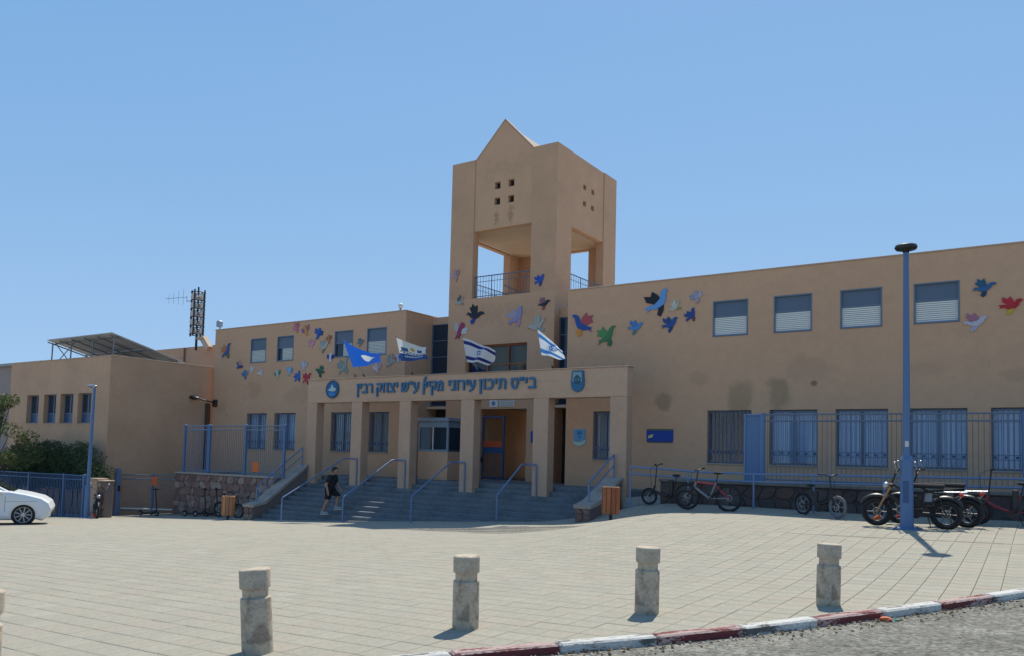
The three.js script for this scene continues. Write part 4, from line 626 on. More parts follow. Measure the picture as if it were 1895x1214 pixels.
const star = (g, x, y, r, lw) => { g.lineWidth = lw; for (const s of [0, PI]) { g.beginPath(); for (let i = 0; i <= 3; i++) { const a = -PI / 2 + s + i * 2 * PI / 3; g.lineTo(x + r * Math.cos(a), y + r * Math.sin(a)); } g.closePath(); g.stroke(); } };
flag('white flag with dark blue stripes and star hanging in shade before tower', [-16.84, 5.72], [-16.62, 4.86], [-15.22, 5.12], [-15.5, 4.72], flagTex((g, w, h) => { g.fillStyle = '#d9dadc'; g.fillRect(0, 0, w, h); g.fillStyle = '#17257a'; g.fillRect(0, 26, w, 40); g.fillRect(0, 190, w, 40); g.strokeStyle = '#17257a'; star(g, 200, 128, 46, 9); }), [9, 3.5, 0.16, -0.3], -16.5);
flag('sunlit white and light blue flag furled at the right of portico beam', [-13.77, 5.81], [-13.6, 4.96], [-12.6, 4.95], [-12.62, 4.74], flagTex((g, w, h) => { g.fillStyle = '#e3ecf4'; g.fillRect(0, 0, w, h); g.fillStyle = '#3f86cf'; g.fillRect(0, 34, w, 44); g.fillRect(0, 186, w, 44); g.strokeStyle = '#3f86cf'; star(g, 190, 130, 48, 12); }), [8, 5, 0.13, -0.2], -13.45);

// ---------------------------------------------------------------- painted bird plaques on the walls
{
  // outlines in a unit box about the origin, the bird flying to the right; body with tail, two wings, beak
  const kinds = [
    { body: [[-0.5, -0.05], [-0.36, -0.02], [-0.15, -0.16], [0.12, -0.18], [0.3, -0.05], [0.38, 0.1], [0.5, 0.16], [0.42, 0.26], [0.26, 0.24], [0.1, 0.06], [-0.15, 0.02], [-0.34, 0.1], [-0.52, 0.12], [-0.42, 0.04]], wing: [[-0.12, 0.0], [-0.34, 0.28], [-0.3, 0.5], [-0.12, 0.34], [0.02, 0.46], [0.1, 0.28], [0.14, 0.02]], wing2: [[-0.06, -0.12], [-0.26, -0.34], [-0.2, -0.46], [0.0, -0.34], [0.14, -0.14]] },
    { body: [[-0.5, -0.22], [-0.3, -0.16], [-0.1, -0.22], [0.14, -0.16], [0.26, 0.02], [0.34, 0.2], [0.5, 0.3], [0.36, 0.36], [0.2, 0.3], [0.06, 0.08], [-0.2, -0.02], [-0.46, -0.06], [-0.38, -0.14]], wing: [[-0.16, -0.02], [-0.46, 0.18], [-0.36, 0.28], [-0.4, 0.44], [-0.2, 0.36], [-0.1, 0.5], [0.02, 0.3], [0.1, 0.06]], wing2: [[0.0, -0.18], [-0.1, -0.4], [0.04, -0.5], [0.16, -0.36], [0.14, -0.18]] },
    { body: [[-0.1, -0.5], [0.02, -0.32], [0.12, -0.42], [0.14, -0.14], [0.12, 0.18], [0.2, 0.32], [0.1, 0.5], [-0.06, 0.48], [-0.1, 0.3], [-0.12, 0.0], [-0.08, -0.24]], wing: [[0.1, 0.14], [0.32, 0.34], [0.5, 0.3], [0.42, 0.16], [0.48, 0.04], [0.3, -0.06], [0.12, -0.1]], wing2: [[-0.1, 0.16], [-0.3, 0.36], [-0.5, 0.3], [-0.4, 0.14], [-0.46, 0.0], [-0.26, -0.06], [-0.1, -0.1]] },
  ];
  const B = [ // x, y, width, kind, mirrored, turn, colours body/wing/wing2, label, z
    [-32.97, 6.35, 0.83, 1, 0, 0.4, '#34508f', '#b3703c', '#4d6b4a', 'green, orange and blue bird plaque, leftmost on left wing'],
    [-31.94, 5.6, 0.52, 0, 0, -0.6, '#1d3d78', '#b98a86', '#30508a', 'small navy bird plaque with pink wing, below and left of first shutter'],
    [-31.51, 5.14, 0.48, 2, 0, 0.2, '#4c7097', '#6b87a0', '#456a94', 'small slate blue bird plaque, lowest at the left of left wing'],
    [-31.02, 5.36, 0.36, 2, 1, 0, '#c8c8c4', '#b8b4b0', '#bdbdb8', 'tiny white bird plaque under the first upper shutter'],
    [-30.39, 5.21, 0.44, 0, 1, 0.5, '#c9cac6', '#c6aaa6', '#bcbcb8', 'small white bird plaque with pinkish wing below first shutter'],
    [-29.21, 5.09, 0.46, 2, 0, 0.3, '#a9bfae', '#5e7d62', '#67836a', 'pale green bird plaque below the second upper shutter'],
    [-28.41, 5.21, 0.46, 2, 0, -0.2, '#8fb0c9', '#6c93b8', '#7aa0c4', 'pale sky blue bird plaque right of the pale green one'],
    [-27.46, 5.4, 0.5, 2, 1, 0.1, '#b5b5bb', '#9ea6ad', '#a7a9b4', 'grey white bird plaque above the blue and red pair'],
    [-27.83, 4.94, 0.54, 0, 0, 0.9, '#2c66b8', '#2858a0', '#2a4f93', 'mid blue bird plaque immediately left of the red one'],
    [-27.23, 4.83, 0.6, 1, 0, 0.2, '#b2303f', '#a52a3a', '#8f2634', 'crimson red bird plaque above portico left corner'],
    [-26.42, 5.11, 0.56, 1, 1, 0.2, '#1f5a45', '#27614a', '#1d4d3c', 'dark green bird plaque above the round emblem'],
    [-28.06, 7.16, 0.5, 2, 0, 0.5, '#c06d80', '#b55f75', '#c27a88', 'pink bird plaque highest on left wing under roof edge'],
    [-27.42, 7.0, 0.56, 2, 1, 0.4, '#c98a4a', '#8a5a83', '#9a5f72', 'purple bird plaque with orange body under roof edge'],
    [-26.62, 6.8, 0.58, 2, 0, -0.3, '#1f56a8', '#1c4486', '#20508f', 'deep blue bird plaque under roof edge, right of the purple one'],
    [-27.0, 6.38, 0.48, 0, 0, 0.3, '#c9909a', '#be7f90', '#c59aa0', 'pale rose bird plaque below the deep blue one'],
    [-26.24, 6.22, 0.66, 0, 0, 0.2, '#a9aca2', '#8f9a98', '#6f786a', 'grey and white spotted bird plaque left of third shutter'],
    [-25.95, 6.52, 0.4, 2, 0, 0.2, '#a77a4c', '#8f6a48', '#957050', 'small brown orange bird plaque left of third shutter'],
    [-25.81, 5.68, 0.48, 2, 0, 0, '#c4c8d2', '#242c74', '#2a3380', 'white bird plaque with navy wings left of blue flag'],
    [-24.97, 5.29, 0.8, 1, 0, 0.5, '#8f9b93', '#7f8d86', '#849088', 'large pale grey green bird plaque under the blue flag'],
    [-22.28, 5.4, 0.6, 0, 1, 1.2, '#9a9a8c', '#8d8d80', '#a3a394', 'grey curved bird plaque right of the blue flag tip'],
    [-21.9, 5.48, 0.38, 2, 0, 0.3, '#aab6c9', '#3d5a96', '#a1545e', 'white, blue and red bird plaque at left wing corner'],
    [-23.02, 5.12, 0.5, 2, 1, 0.2, '#c7b6b4', '#cfc3c0', '#b99a98', 'whitish pink bird plaque below the blue flag'],
    [-24.03, 6.27, 0.4, 0, 0, 0.1, '#5d7686', '#52697b', '#667f8e', 'grey blue bird plaque between third and fourth shutters'],
    [-20.22, 9.03, 0.52, 2, 0, 0.4, '#a98a86', '#9c7f80', '#b09692', 'faded pink bird plaque, highest on the tower left pier', -1.5],
    [-19.96, 7.92, 0.52, 0, 1, 0.6, '#a9a69a', '#5b5d54', '#8d8f84', 'grey and white bird plaque on tower left pier', -1.5],
    [-19.17, 7.31, 0.84, 1, 0, -0.5, '#1a1f30', '#15181f', '#1b3f8f', 'black bird plaque with blue belly on the tower', -1.5],
    [-17.12, 7.09, 0.9, 0, 0, 0.7, '#8f8fb4', '#a79aae', '#b48a9a', 'large lilac and pink bird plaque in the middle of tower', -1.5],
    [-16.09, 8.44, 0.52, 0, 0, 0.5, '#1b54b4', '#1648a0', '#163f86', 'vivid blue bird plaque high on the tower right pier', -1.5],
    [-15.89, 7.5, 0.52, 1, 0, -0.2, '#1e2436', '#8a5a66', '#a04a44', 'navy and rose bird plaque on the tower right pier', -1.5],
    [-16.16, 6.68, 0.84, 0, 1, 0.5, '#b1b0a4', '#a8a99c', '#9a9d90', 'big off white bird plaque above the rightmost flag', -1.5],
    [-19.92, 6.7, 0.8, 2, 0, -0.4, '#a23560', '#c9c9c0', '#b8b8ae', 'white winged bird plaque with magenta body beside striped flag', -1.5],
    [-13.4, 6.29, 0.92, 1, 1, -0.2, '#1a4c92', '#b04a50', '#d08a28', 'blue, red and yellow bird plaque, leftmost on right wing'],
    [-12.4, 5.82, 0.8, 1, 0, 0.3, '#3f7a48', '#4f8a4c', '#376b46', 'green bird plaque with blue neck on right wing'],
    [-11.34, 6.05, 0.56, 0, 0, 0.1, '#4a86b8', '#3f78b4', '#4f7f72', 'light blue and sea green bird plaque on right wing'],
    [-10.53, 6.83, 1.0, 0, 0, 0.6, '#5f9ad0', '#10141c', '#161a22', 'large black and sky blue bird plaque on right wing'],
    [-9.94, 6.63, 0.46, 0, 1, 0.8, '#b9b8a2', '#c4c2b2', '#8f8a60', 'cream bird plaque beside the large black one'],
    [-9.22, 6.88, 0.46, 2, 0, 0.3, '#9d98a8', '#b0a8b2', '#8c93a0', 'pale lilac grey bird plaque left of first right shutter'],
    [-10.1, 6.08, 0.6, 0, 0, 0.35, '#1f4d8f', '#1a447f', '#1c3f72', 'royal blue bird plaque below the cream one'],
    [-9.38, 6.32, 0.48, 0, 0, 0.9, '#1d3f8c', '#223f80', '#6a3f48', 'small indigo bird plaque diving beside first right shutter'],
    [-1.23, 6.43, 0.52, 1, 0, -0.2, '#2a5f8c', '#23566f', '#1c3a52', 'teal blue bird plaque right of the last shutter'],
    [-0.62, 5.91, 0.54, 0, 0, 0.15, '#b01c26', '#bb2230', '#c9a32a', 'red bird plaque with yellow belly at right edge'],
    [-1.44, 5.52, 0.58, 0, 0, 0.1, '#b9b6bf', '#a86a7c', '#a9a6b2', 'white bird plaque with pink wing below the teal one'],
  ];
  for (const [x, y, w, k, mir, turn, c0, c1, c2, label, z = 0] of B) {
    const t = thing('bird_plaque', label, 'bird plaque', [x, y, z + 0.002], 0, 'painted bird plaques on the school walls'), K = kinds[k];
    const mk = (pts, d) => { const g = ext(pts.map(p => [(mir ? -p[0] : p[0]) * w, p[1] * w * 0.95]), d, [], 0.004); g.rotateZ(turn); return mv(g, 0, 0, 0.005); };
    part('wing', mk(K.wing, 0.022), paint(c1), t); part('body', mk(K.body, 0.03), paint(c0), t); part('wing', mk(K.wing2, 0.018), paint(c2), t);
  }
}
// ---------------------------------------------------------------- fixtures on the buildings
{
  const f = thing('flood_light', 'black flood lamp on a bracket at the corner of left wing', 'lamp'); part('arm', pipe([V(-33.7, 3.85, 0.0), V(-33.75, 3.9, 0.35), V(-34.0, 4.02, 0.75)], 0.035), M.blackMetal, f); part('head', (() => { const g = new THREE.SphereGeometry(0.3, 14, 10); g.scale(1.2, 0.32, 0.7); g.rotateZ(-0.12); return mv(g, -34.2, 4.06, 0.85); })(), M.blackMetal, f); part('bracket', cbx(-33.8, -33.5, 3.65, 4.0, 0.001, 0.1, 0.02), M.blackMetal, f);
  const a = thing('roof_camera', 'small pale camera on the far corner of left wing roof', 'camera'); part('stand', rod(V(-33.75, 7.48, -0.12), V(-33.75, 7.72, -0.12), 0.03), M.greyMetal, a); part('housing', cbx(-33.87, -33.63, 7.6, 7.92, -0.22, 0.04, 0.04), mat(0.3, 0.36, 0.42, 0.5), a);
  const b = thing('roof_camera', 'white dome camera on left wing roof near the tower', 'camera'); part('stand', rod(V(-22.0, 7.48, -0.15), V(-22.0, 7.62, -0.15), 0.04), M.greyMetal, b); part('dome', mv(new THREE.SphereGeometry(0.11, 14, 10), -22.0, 7.7, -0.15), M.white, b);
}
// ---------------------------------------------------------------- street lamps
{
  const [x, y, z] = on(-2.37, 5.86), t = thing('street_lamp', 'blue lamp post with round flat head among the bicycles', 'street lamp', [x, y, z]);
  part('base_plate', cbx(-0.24, 0.24, -0.01, 0.025, -0.24, 0.24, 0.008), M.blue, t);
  part('lower_post', [new THREE.CylinderGeometry(0.125, 0.135, 1.42, 20).translate(0, 0.735, 0), new THREE.CylinderGeometry(0.075, 0.125, 0.1, 20).translate(0, 1.495, 0)], M.blue, t); part('door', cbx(-0.055, 0.055, 0.55, 1.0, 0.115, 0.137, 0.004), M.blueDark, t); part('band', new THREE.CylinderGeometry(0.131, 0.131, 0.02, 20).translate(0, 0.49, 0), M.blueDark, t);
  part('upper_post', new THREE.CylinderGeometry(0.055, 0.075, 4.35, 16).translate(0, 3.72, 0), M.blue, t); part('sticker', [cbx(-0.02, 0.05, 1.72, 1.84, 0.068, 0.0765, 0.002)], M.offwhite, t);
  part('head', new THREE.LatheGeometry([[0, 5.86], [0.06, 5.86], [0.07, 5.91], [0.2, 5.93], [0.225, 5.97], [0.21, 6.02], [0.12, 6.045], [0, 6.05]].map(p => new THREE.Vector2(...p)), 28), M.blackMetal, t);
  for (let i = 0; i < 4; i++) { const a = i * PI / 2 + PI / 4; part('bolt', new THREE.CylinderGeometry(0.02, 0.02, 0.04, 6).translate(Math.cos(a) * 0.25, 0.04, Math.sin(a) * 0.25), M.greyMetal, t); }
}
{
  const [x, y, z] = on(-31.6, 7.2), t = thing('street_lamp', 'slim blue lamp post with flat silver arm lamp by the left fence', 'street lamp', [x, y, z]);
  part('base_plate', cbx(-0.2, 0.2, -0.01, 0.03, -0.2, 0.2, 0.008), M.blue, t); part('lower_post', new THREE.CylinderGeometry(0.1, 0.11, 1.3, 16).translate(0.0, 0.66, 0), M.blue, t); const u = part('upper_post', rod(V(0, 1.3, 0), V(0.1, 5.25, 0), 0.075, 0.05, 14), M.blue, t);
  part('head', (() => { const g = new THREE.SphereGeometry(0.3, 18, 10); g.scale(1.0, 0.22, 0.45); g.rotateZ(-0.04); return mv(g, -0.1, 5.27, 0); })(), M.silver, t); part('neck', rod(V(0.1, 5.2, 0), V(0.1, 5.32, 0), 0.06, 0.06, 10), M.silver, t);
}
// ---------------------------------------------------------------- bollards
{
  const tex = texFrom(512, 512, i => { const w = N1[i], s = sm((w - 0.57) / 0.16) * 0.6 + sm((N2[i] - 0.66) / 0.1) * 0.3; const v = 0.9 + 0.22 * (N3[i] - 0.5) + 0.15 * (N2[i] - 0.5); return [v * lerp(1, 0.62, s), v * lerp(1, 0.6, s), v * lerp(0.99, 0.58, s)]; }, true);
  tex.repeat.set(1.1, 1.1); const m = mat(0.68, 0.56, 0.42, 0.93, { map: tex, bumpMap: T.grain2, bumpScale: 0.004 });
  const prof = [[0, -0.3], [0.132, -0.3], [0.132, 0.464], [0.127, 0.474], [0.112, 0.477], [0.11, 0.482], [0.11, 0.55], [0.126, 0.556], [0.132, 0.563], [0.133, 0.706], [0.128, 0.715], [0.118, 0.72], [0, 0.722]].map(p => new THREE.Vector2(...p));
  const put = (x, z, lx, lz, rot, lift, label) => {
    const [px, py, pz] = on(x, z, lift), t = thing('bollard', label, 'bollard', [px, py, pz], 0, 'concrete bollards along the kerb'); t.rotation.set(lx, rot, lz);
    const g = new THREE.LatheGeometry(prof.slice(0, 6), 40), p = g.attributes.position; for (let i = 0; i < p.count; i++) { const a = Math.atan2(p.getZ(i), p.getX(i)), y = p.getY(i), k = 1 + 0.012 * Math.sin(a * 3 + y * 14 + rot * 7) + 0.008 * Math.sin(a * 7 - y * 31); p.setX(i, p.getX(i) * k); p.setZ(i, p.getZ(i) * k); } g.computeVertexNormals();
    part('shaft', g, m, t); part('neck', new THREE.LatheGeometry(prof.slice(5, 8), 40), m, t); part('cap', [new THREE.LatheGeometry(prof.slice(7, 11), 40), new THREE.CylinderGeometry(0.118, 0.128, 0.007, 40).translate(0, 0.7185, 0)], m, t);
  };
  put(-5.72, 19.8, 0.0, 0.085, 0.4, 0.0, 'stained concrete bollard leaning to the left, nearest the camera');
  put(-4.82, 17.98, 0, 0.02, 1.7, 0, 'upright concrete bollard with long dark shadow at its foot, second from left');
  put(-3.63, 16.26, 0, 0.012, 3.1, 0, 'upright concrete bollard in front of the stairs, third from left');
  put(-2.08, 14.65, 0.02, 0.05, 4.4, -0.02, 'shorter leaning concrete bollard, rightmost beside the painted kerb');
  put(-6.4, 21.72, 0, 0.01, 5.2, 0, 'concrete bollard cut off by the left edge of the picture');
}
// ---------------------------------------------------------------- litter bins with timber slats
function bin(x, z, label, tones) {
  const t = thing('litter_bin', label, 'bin', on(x, z), 0.2, 'timber litter bins by the stairs');
  part('liner', new THREE.CylinderGeometry(0.2, 0.19, 0.7, 20).translate(0, 0.53, 0), M.blackMetal, t); part('leg', rod(V(0, -0.05, 0), V(0, 0.2, 0), 0.05), M.blackMetal, t); part('rim', new THREE.TorusGeometry(0.215, 0.014, 6, 24).rotateX(PI / 2).translate(0, 0.89, 0), M.paleWood, t);
  const n = 11; for (let i = 0; i < n; i++) { const a = i / n * 2 * PI, g = cbx(-0.058, 0.058, 0.17, 0.89, -0.014, 0.014, 0.006); g.translate(0, 0, 0.225); g.rotateY(a); part('slat', g, tones[i % tones.length], t); }
}
bin(-9.75, 4.85, 'reddish brown slatted timber bin right of the stairs', [M.wood, mat(0.27, 0.08, 0.03, 0.7), M.wood, mat(0.36, 0.14, 0.05, 0.7)]);
bin(-25.75, 5.0, 'orange brown slatted timber bin left of the stairs', [mat(0.5, 0.2, 0.06, 0.7), mat(0.3, 0.15, 0.08, 0.7), mat(0.42, 0.2, 0.1, 0.7)]);

// ---------------------------------------------------------------- bicycles and scooters (local x forward, y up)
function wheel(parent, x, r, tw, rimM, o = {}) {
  const w = part('wheel', [new THREE.CylinderGeometry(0.03, 0.03, 0.11, 12).rotateX(PI / 2), ...Array.from({ length: o.mag ? 6 : 22 }, (_, i) => { const a = i / (o.mag ? 6 : 22) * 2 * PI; return rod(V(Math.cos(a) * 0.02, Math.sin(a) * 0.02, (i % 2 ? 0.025 : -0.025)), V(Math.cos(a) * (r - tw), Math.sin(a) * (r - tw), 0), o.mag ? 0.014 : 0.0022, o.mag ? 0.011 : 0.0022, 5); })], o.spoke || M.greyMetal, parent);
  w.position.set(x, r, 0); if (o.steer) w.rotation.y = o.steer;
  part('tyre', new THREE.TorusGeometry(r - tw / 2, tw / 2, 10, 44), o.tyreM || M.rubber, w); part('rim', new THREE.TorusGeometry(r - tw - 0.006, 0.012, 6, 40).scale(1, 1, 1.4), rimM, w);
  if (o.disc) part('brake_disc', new THREE.TorusGeometry(0.075, 0.012, 4, 24).scale(1, 1, 0.2).translate(0, 0, 0.045), M.silver, w);
  return w;
}
function saddle(parent, x, y, m = M.blackMetal, l = 0.26) { const g = new THREE.SphereGeometry(0.5, 16, 10); g.scale(l, 0.07, 0.15); const p = g.attributes.position; for (let i = 0; i < p.count; i++) { const k = 0.45 + 0.55 * (0.5 - p.getX(i) / l); p.setZ(i, p.getZ(i) * k); } g.computeVertexNormals(); return part('saddle', mv(g, x, y, 0), m, parent); }
function crank(parent, x, y, r = 0.09) { const c = part('crankset', [new THREE.CylinderGeometry(r, r, 0.006, 24).rotateX(PI / 2).translate(x, y, 0.05), rod(V(x, y, 0.06), V(x + 0.12, y - 0.11, 0.075), 0.011), rod(V(x, y, -0.06), V(x - 0.12, y + 0.11, -0.075), 0.011)], M.blackMetal, parent); for (const s of [1, -1]) part('pedal', cbx(x + s * 0.12 - 0.045, x + s * 0.12 + 0.045, y - s * 0.11 - 0.01, y - s * 0.11 + 0.01, s * 0.08, s * 0.17, 0.004), M.rubber, c); return c; }
function bars(parent, x, y, wdt, rise, back, m = M.blackMetal) { const h = part('handlebar', pipe([V(x - back, y + rise, wdt / 2), V(x - back * 0.3, y + rise, wdt * 0.28), V(x, y, 0.05), V(x, y, -0.05), V(x - back * 0.3, y + rise, -wdt * 0.28), V(x - back, y + rise, -wdt / 2)], 0.014, 7, 0.03), m, parent); for (const s of [1, -1]) part('grip', rod(V(x - back, y + rise, s * wdt / 2), V(x - back * 0.7, y + rise, s * (wdt / 2 - 0.12)), 0.019), M.rubber, h); return h; }
function bicycle(label, x, z, turn, o) {
  const t = thing('bicycle', label, 'bicycle', on(x, z), turn, 'bicycles parked along the guard rail'); t.rotation.order = 'YXZ'; t.rotation.x = o.lean || 0;
  const r = o.r, b = o.base / 2, hx = b - 0.26 * (r / 0.36), hy = r * 1.75 + 0.12, F = o.frame, tr = o.tube || 0.022;
  wheel(t, -b, r, o.tw, o.rim, { disc: 1, mag: o.mag, spoke: o.spoke }); wheel(t, b, r, o.tw, o.rim2 || o.rim, { disc: 1, mag: o.mag, spoke: o.spoke, tyreM: o.tyre2, steer: o.steer });
  const bb = V(-0.06, r * 0.92, 0), st = V(-0.24, o.seatTube || r * 1.9, 0), hd = V(hx, hy, 0), h2 = V(hx + 0.05, hy - 0.13, 0), re = V(-b, r, 0);
  if (o.step) part('frame', [pipe([h2, V(hx - 0.22, r * 1.25, 0), V(-0.02, r * 1.1, 0)], tr * 1.5, 8, 0.09), rod(bb, st, tr), rod(V(-0.05, r * 1.1, 0), re.clone().setZ(0.06), tr * 0.7), rod(V(-0.05, r * 1.1, 0), re.clone().setZ(-0.06), tr * 0.7), rod(hd, h2, tr * 1.3)], F, t);
  else part('frame', [rod(bb, st, tr), rod(h2, bb, tr * 1.25), rod(hd, h2, tr * 1.3), rod(bb, re.clone().setZ(0.06), tr * 0.6), rod(bb, re.clone().setZ(-0.06), tr * 0.6)], F, t);
  if (!o.step) { part('top_tube', rod(hd, st.clone().add(V(0.01, -0.05, 0)), tr), o.frame2 || F, t); part('seat_stay', [rod(st.clone().add(V(0.01, -0.08, 0)), re.clone().setZ(0.06), tr * 0.55), rod(st.clone().add(V(0.01, -0.08, 0)), re.clone().setZ(-0.06), tr * 0.55)], o.frame2 || F, t); }
  part('fork', [rod(h2.clone().setZ(0.055), V(b, r, 0.055), 0.02, 0.014), rod(h2.clone().setZ(-0.055), V(b, r, -0.055), 0.02, 0.014), rod(h2.clone().setZ(-0.07), h2.clone().setZ(0.07), 0.02)], o.fork || M.blackMetal, t);
  part('stem', rod(hd, V(hx - 0.06, o.bar, 0), 0.017), M.blackMetal, t); bars(t, hx - 0.05, o.bar, o.bw || 0.62, o.rise ?? 0.04, 0.06);
  part('seat_post', rod(st, V(-0.29, o.seat, 0), 0.015), o.post || M.blackMetal, t); saddle(t, -0.29, o.seat + 0.03, M.rubber); crank(t, bb.x, bb.y);
  part('kickstand', rod(V(-0.2, r * 0.8, 0.08), V(-0.28, 0.01, 0.2), 0.009), M.blackMetal, t);
  if (o.battery) part('battery', cbx(-0.2, -0.08, r * 1.05, o.seat - 0.1, -0.05, 0.05, 0.02), o.battery, t);
  if (o.cable) part('cable', pipe([V(hx - 0.06, o.bar + 0.02, 0.1), V(hx + 0.16, o.bar - 0.1, 0.08), V(hx + 0.12, hy - 0.05, 0.05)], 0.006), M.rubber, t);
  if (o.guard) part('mudguard', new THREE.TorusGeometry(r + 0.025, 0.022, 5, 20, PI * 0.8).rotateZ(0.3).translate(-b, r, 0), o.guard, t);
  return t;
}
const silverGrey = mat(0.17, 0.19, 0.215, 0.4), cherry = mat(0.33, 0.03, 0.04, 0.45);
bicycle('black folding electric bicycle beside the portico end column', -8.78, 3.3, PI, { r: 0.245, tw: 0.055, base: 1.06, rim: M.blackMetal, frame: M.blackMetal, step: 1, bar: 1.12, seat: 0.83, seatTube: 0.55, battery: M.blackMetal, cable: 1, mag: 0, bw: 0.55, lean: -0.04, tube: 0.026 });
bicycle('mountain bicycle with grey and red frame and large wheels', -7.4, 3.85, PI, { r: 0.36, tw: 0.058, base: 1.14, rim: M.blackMetal, frame: silverGrey, frame2: cherry, bar: 1.06, seat: 0.98, seatTube: 0.76, lean: -0.06, bw: 0.7, tube: 0.026, cable: 1 });
bicycle('dark electric bicycle turned towards camera with pale front tyre', -4.55, 3.85, -0.55, { r: 0.27, tw: 0.06, base: 1.1, rim: M.greyMetal, frame: M.blackMetal, step: 1, bar: 1.0, seat: 0.72, seatTube: 0.55, battery: M.blackMetal, tyre2: mat(0.14, 0.145, 0.15, 0.8), cable: 1, mag: 1, spoke: M.greyMetal, guard: M.blackMetal });
bicycle('dark red electric bicycle with fat tyres at right picture edge', -0.62, 4.0, PI, { r: 0.3, tw: 0.085, base: 1.16, rim: mat(0.16, 0.03, 0.05, 0.4), frame: mat(0.2, 0.02, 0.03, 0.4), step: 1, bar: 1.2, seat: 0.9, seatTube: 0.66, battery: M.blackMetal, cable: 1, bw: 0.6 });
function fatBike(label, x, z, turn, o) { // moped-styled electric bicycle: long seat, fat tyres, rack
  const t = thing('electric_moped', label, 'electric bike', on(x, z), turn, 'moped styled electric bikes at the lamp post'), r = 0.31, b = 0.66; t.rotation.order = 'YXZ'; t.rotation.x = -0.05;
  wheel(t, -b, r, 0.1, o.rim, { mag: 1, spoke: o.spoke, disc: 1 }); wheel(t, b, r, 0.1, o.rim, { mag: 1, spoke: o.spoke, disc: 1, steer: 0.12 });
  const F = o.frame, hd = V(0.36, 0.92, 0), h2 = V(0.43, 0.72, 0);
  part('frame', [pipe([h2, V(0.2, 0.5, 0), V(0.0, 0.3, 0), V(-0.2, 0.32, 0)], 0.028, 8, 0.08), pipe([hd, V(0.05, 0.72, 0), V(-0.25, 0.76, 0), V(-0.62, 0.82, 0)], 0.024, 8, 0.08), rod(V(-0.2, 0.32, 0), V(-0.25, 0.76, 0), 0.024), rod(V(-0.2, 0.32, 0.08), V(-b, r, 0.08), 0.018), rod(V(-0.2, 0.32, -0.08), V(-b, r, -0.08), 0.018), rod(V(-0.5, 0.8, 0.08), V(-b, r, 0.08), 0.014), rod(V(-0.5, 0.8, -0.08), V(-b, r, -0.08), 0.014), rod(hd, h2, 0.034)], F, t);
  part('fork', [rod(V(0.38, 0.86, 0.08), V(b, r, 0.08), 0.026, 0.02), rod(V(0.38, 0.86, -0.08), V(b, r, -0.08), 0.026, 0.02), cbx(0.36, 0.44, 0.8, 0.84, -0.1, 0.1, 0.01), cbx(0.33, 0.4, 0.9, 0.93, -0.1, 0.1, 0.01)], o.fork, t);
  part('seat', (() => { const g = cbx(-0.34, 0.34, -0.045, 0.045, -0.11, 0.11, 0.035); return mv(g, -0.3, 0.9, 0); })(), o.seat, t); part('seat_front', cbx(0.0, 0.2, 0.862, 0.93, -0.08, 0.08, 0.03), o.seat2, t);
  part('battery', cbx(-0.16, 0.14, 0.42, 0.68, -0.07, 0.07, 0.03), o.tank, t); part('motor', mv(new THREE.CylinderGeometry(0.1, 0.1, 0.14, 18).rotateX(PI / 2), -0.1, 0.31, 0), M.blackMetal, t);
  part('front_mudguard', new THREE.TorusGeometry(r + 0.035, 0.05, 4, 18, PI * 0.55).scale(1, 1, 1).rotateZ(0.5).translate(b, r, 0), M.blackMetal, t); part('rear_mudguard', new THREE.TorusGeometry(r + 0.04, 0.05, 4, 18, PI * 0.5).rotateZ(0.9).translate(-b, r, 0), M.blackMetal, t);
  part('rack', [rod(V(-0.45, 0.78, 0.08), V(-1.05, 0.8, 0.08), 0.009), rod(V(-0.45, 0.78, -0.08), V(-1.05, 0.8, -0.08), 0.009), rod(V(-1.05, 0.8, 0.08), V(-1.05, 0.8, -0.08), 0.009), rod(V(-1.02, 0.8, 0.08), V(-0.66, 0.33, 0.1), 0.008)], M.silver, t); part('tail_light', cbx(-0.98, -0.9, 0.7, 0.77, -0.05, 0.05, 0.01), M.red, t);
  part('headlight', mv(new THREE.SphereGeometry(0.075, 14, 10), 0.47, 0.88, 0), M.silver, t); part('stem', rod(hd, V(0.3, 1.12, 0), 0.02), M.blackMetal, t); bars(t, 0.3, 1.12, 0.74, 0.1, 0.1);
  for (const s of [1, -1]) part('mirror', [rod(V(0.24, 1.22, s * 0.3), V(0.27, 1.36, s * 0.33), 0.006), mv(new THREE.SphereGeometry(0.05, 10, 8).scale(0.5, 0.7, 1), 0.27, 1.38, s * 0.33)], M.silver, t);
  part('fork_reflector', mv(new THREE.CylinderGeometry(0.045, 0.045, 0.2, 12).rotateZ(1.0), b + 0.02, 0.15, 0.1), o.accent, t); part('side_panel', cbx(-0.4, -0.22, 0.56, 0.74, 0.09, 0.1, 0.004), o.panel, t); crank(t, -0.1, 0.31, 0.07); part('kickstand', rod(V(-0.3, 0.3, 0.1), V(-0.36, 0.0, 0.22), 0.011), M.blackMetal, t);
}
fatBike('moped styled electric bike with tan orange fork and white seat nose', -2.33, 5.55, PI + 0.04, { rim: mat(0.05, 0.05, 0.055, 0.4), spoke: mat(0.12, 0.12, 0.125, 0.35), frame: M.blackMetal, fork: mat(0.36, 0.2, 0.09, 0.4), seat: M.rubber, seat2: M.white, tank: M.blackMetal, panel: mat(0.3, 0.36, 0.42, 0.4), accent: M.orange });
fatBike('black moped styled electric bike standing behind the tan forked one', -2.0, 4.75, PI - 0.06, { rim: M.blackMetal, spoke: M.greyMetal, frame: M.blackMetal, fork: M.blackMetal, seat: M.rubber, seat2: M.rubber, tank: mat(0.03, 0.03, 0.035, 0.4), panel: M.greyMetal, accent: M.red });
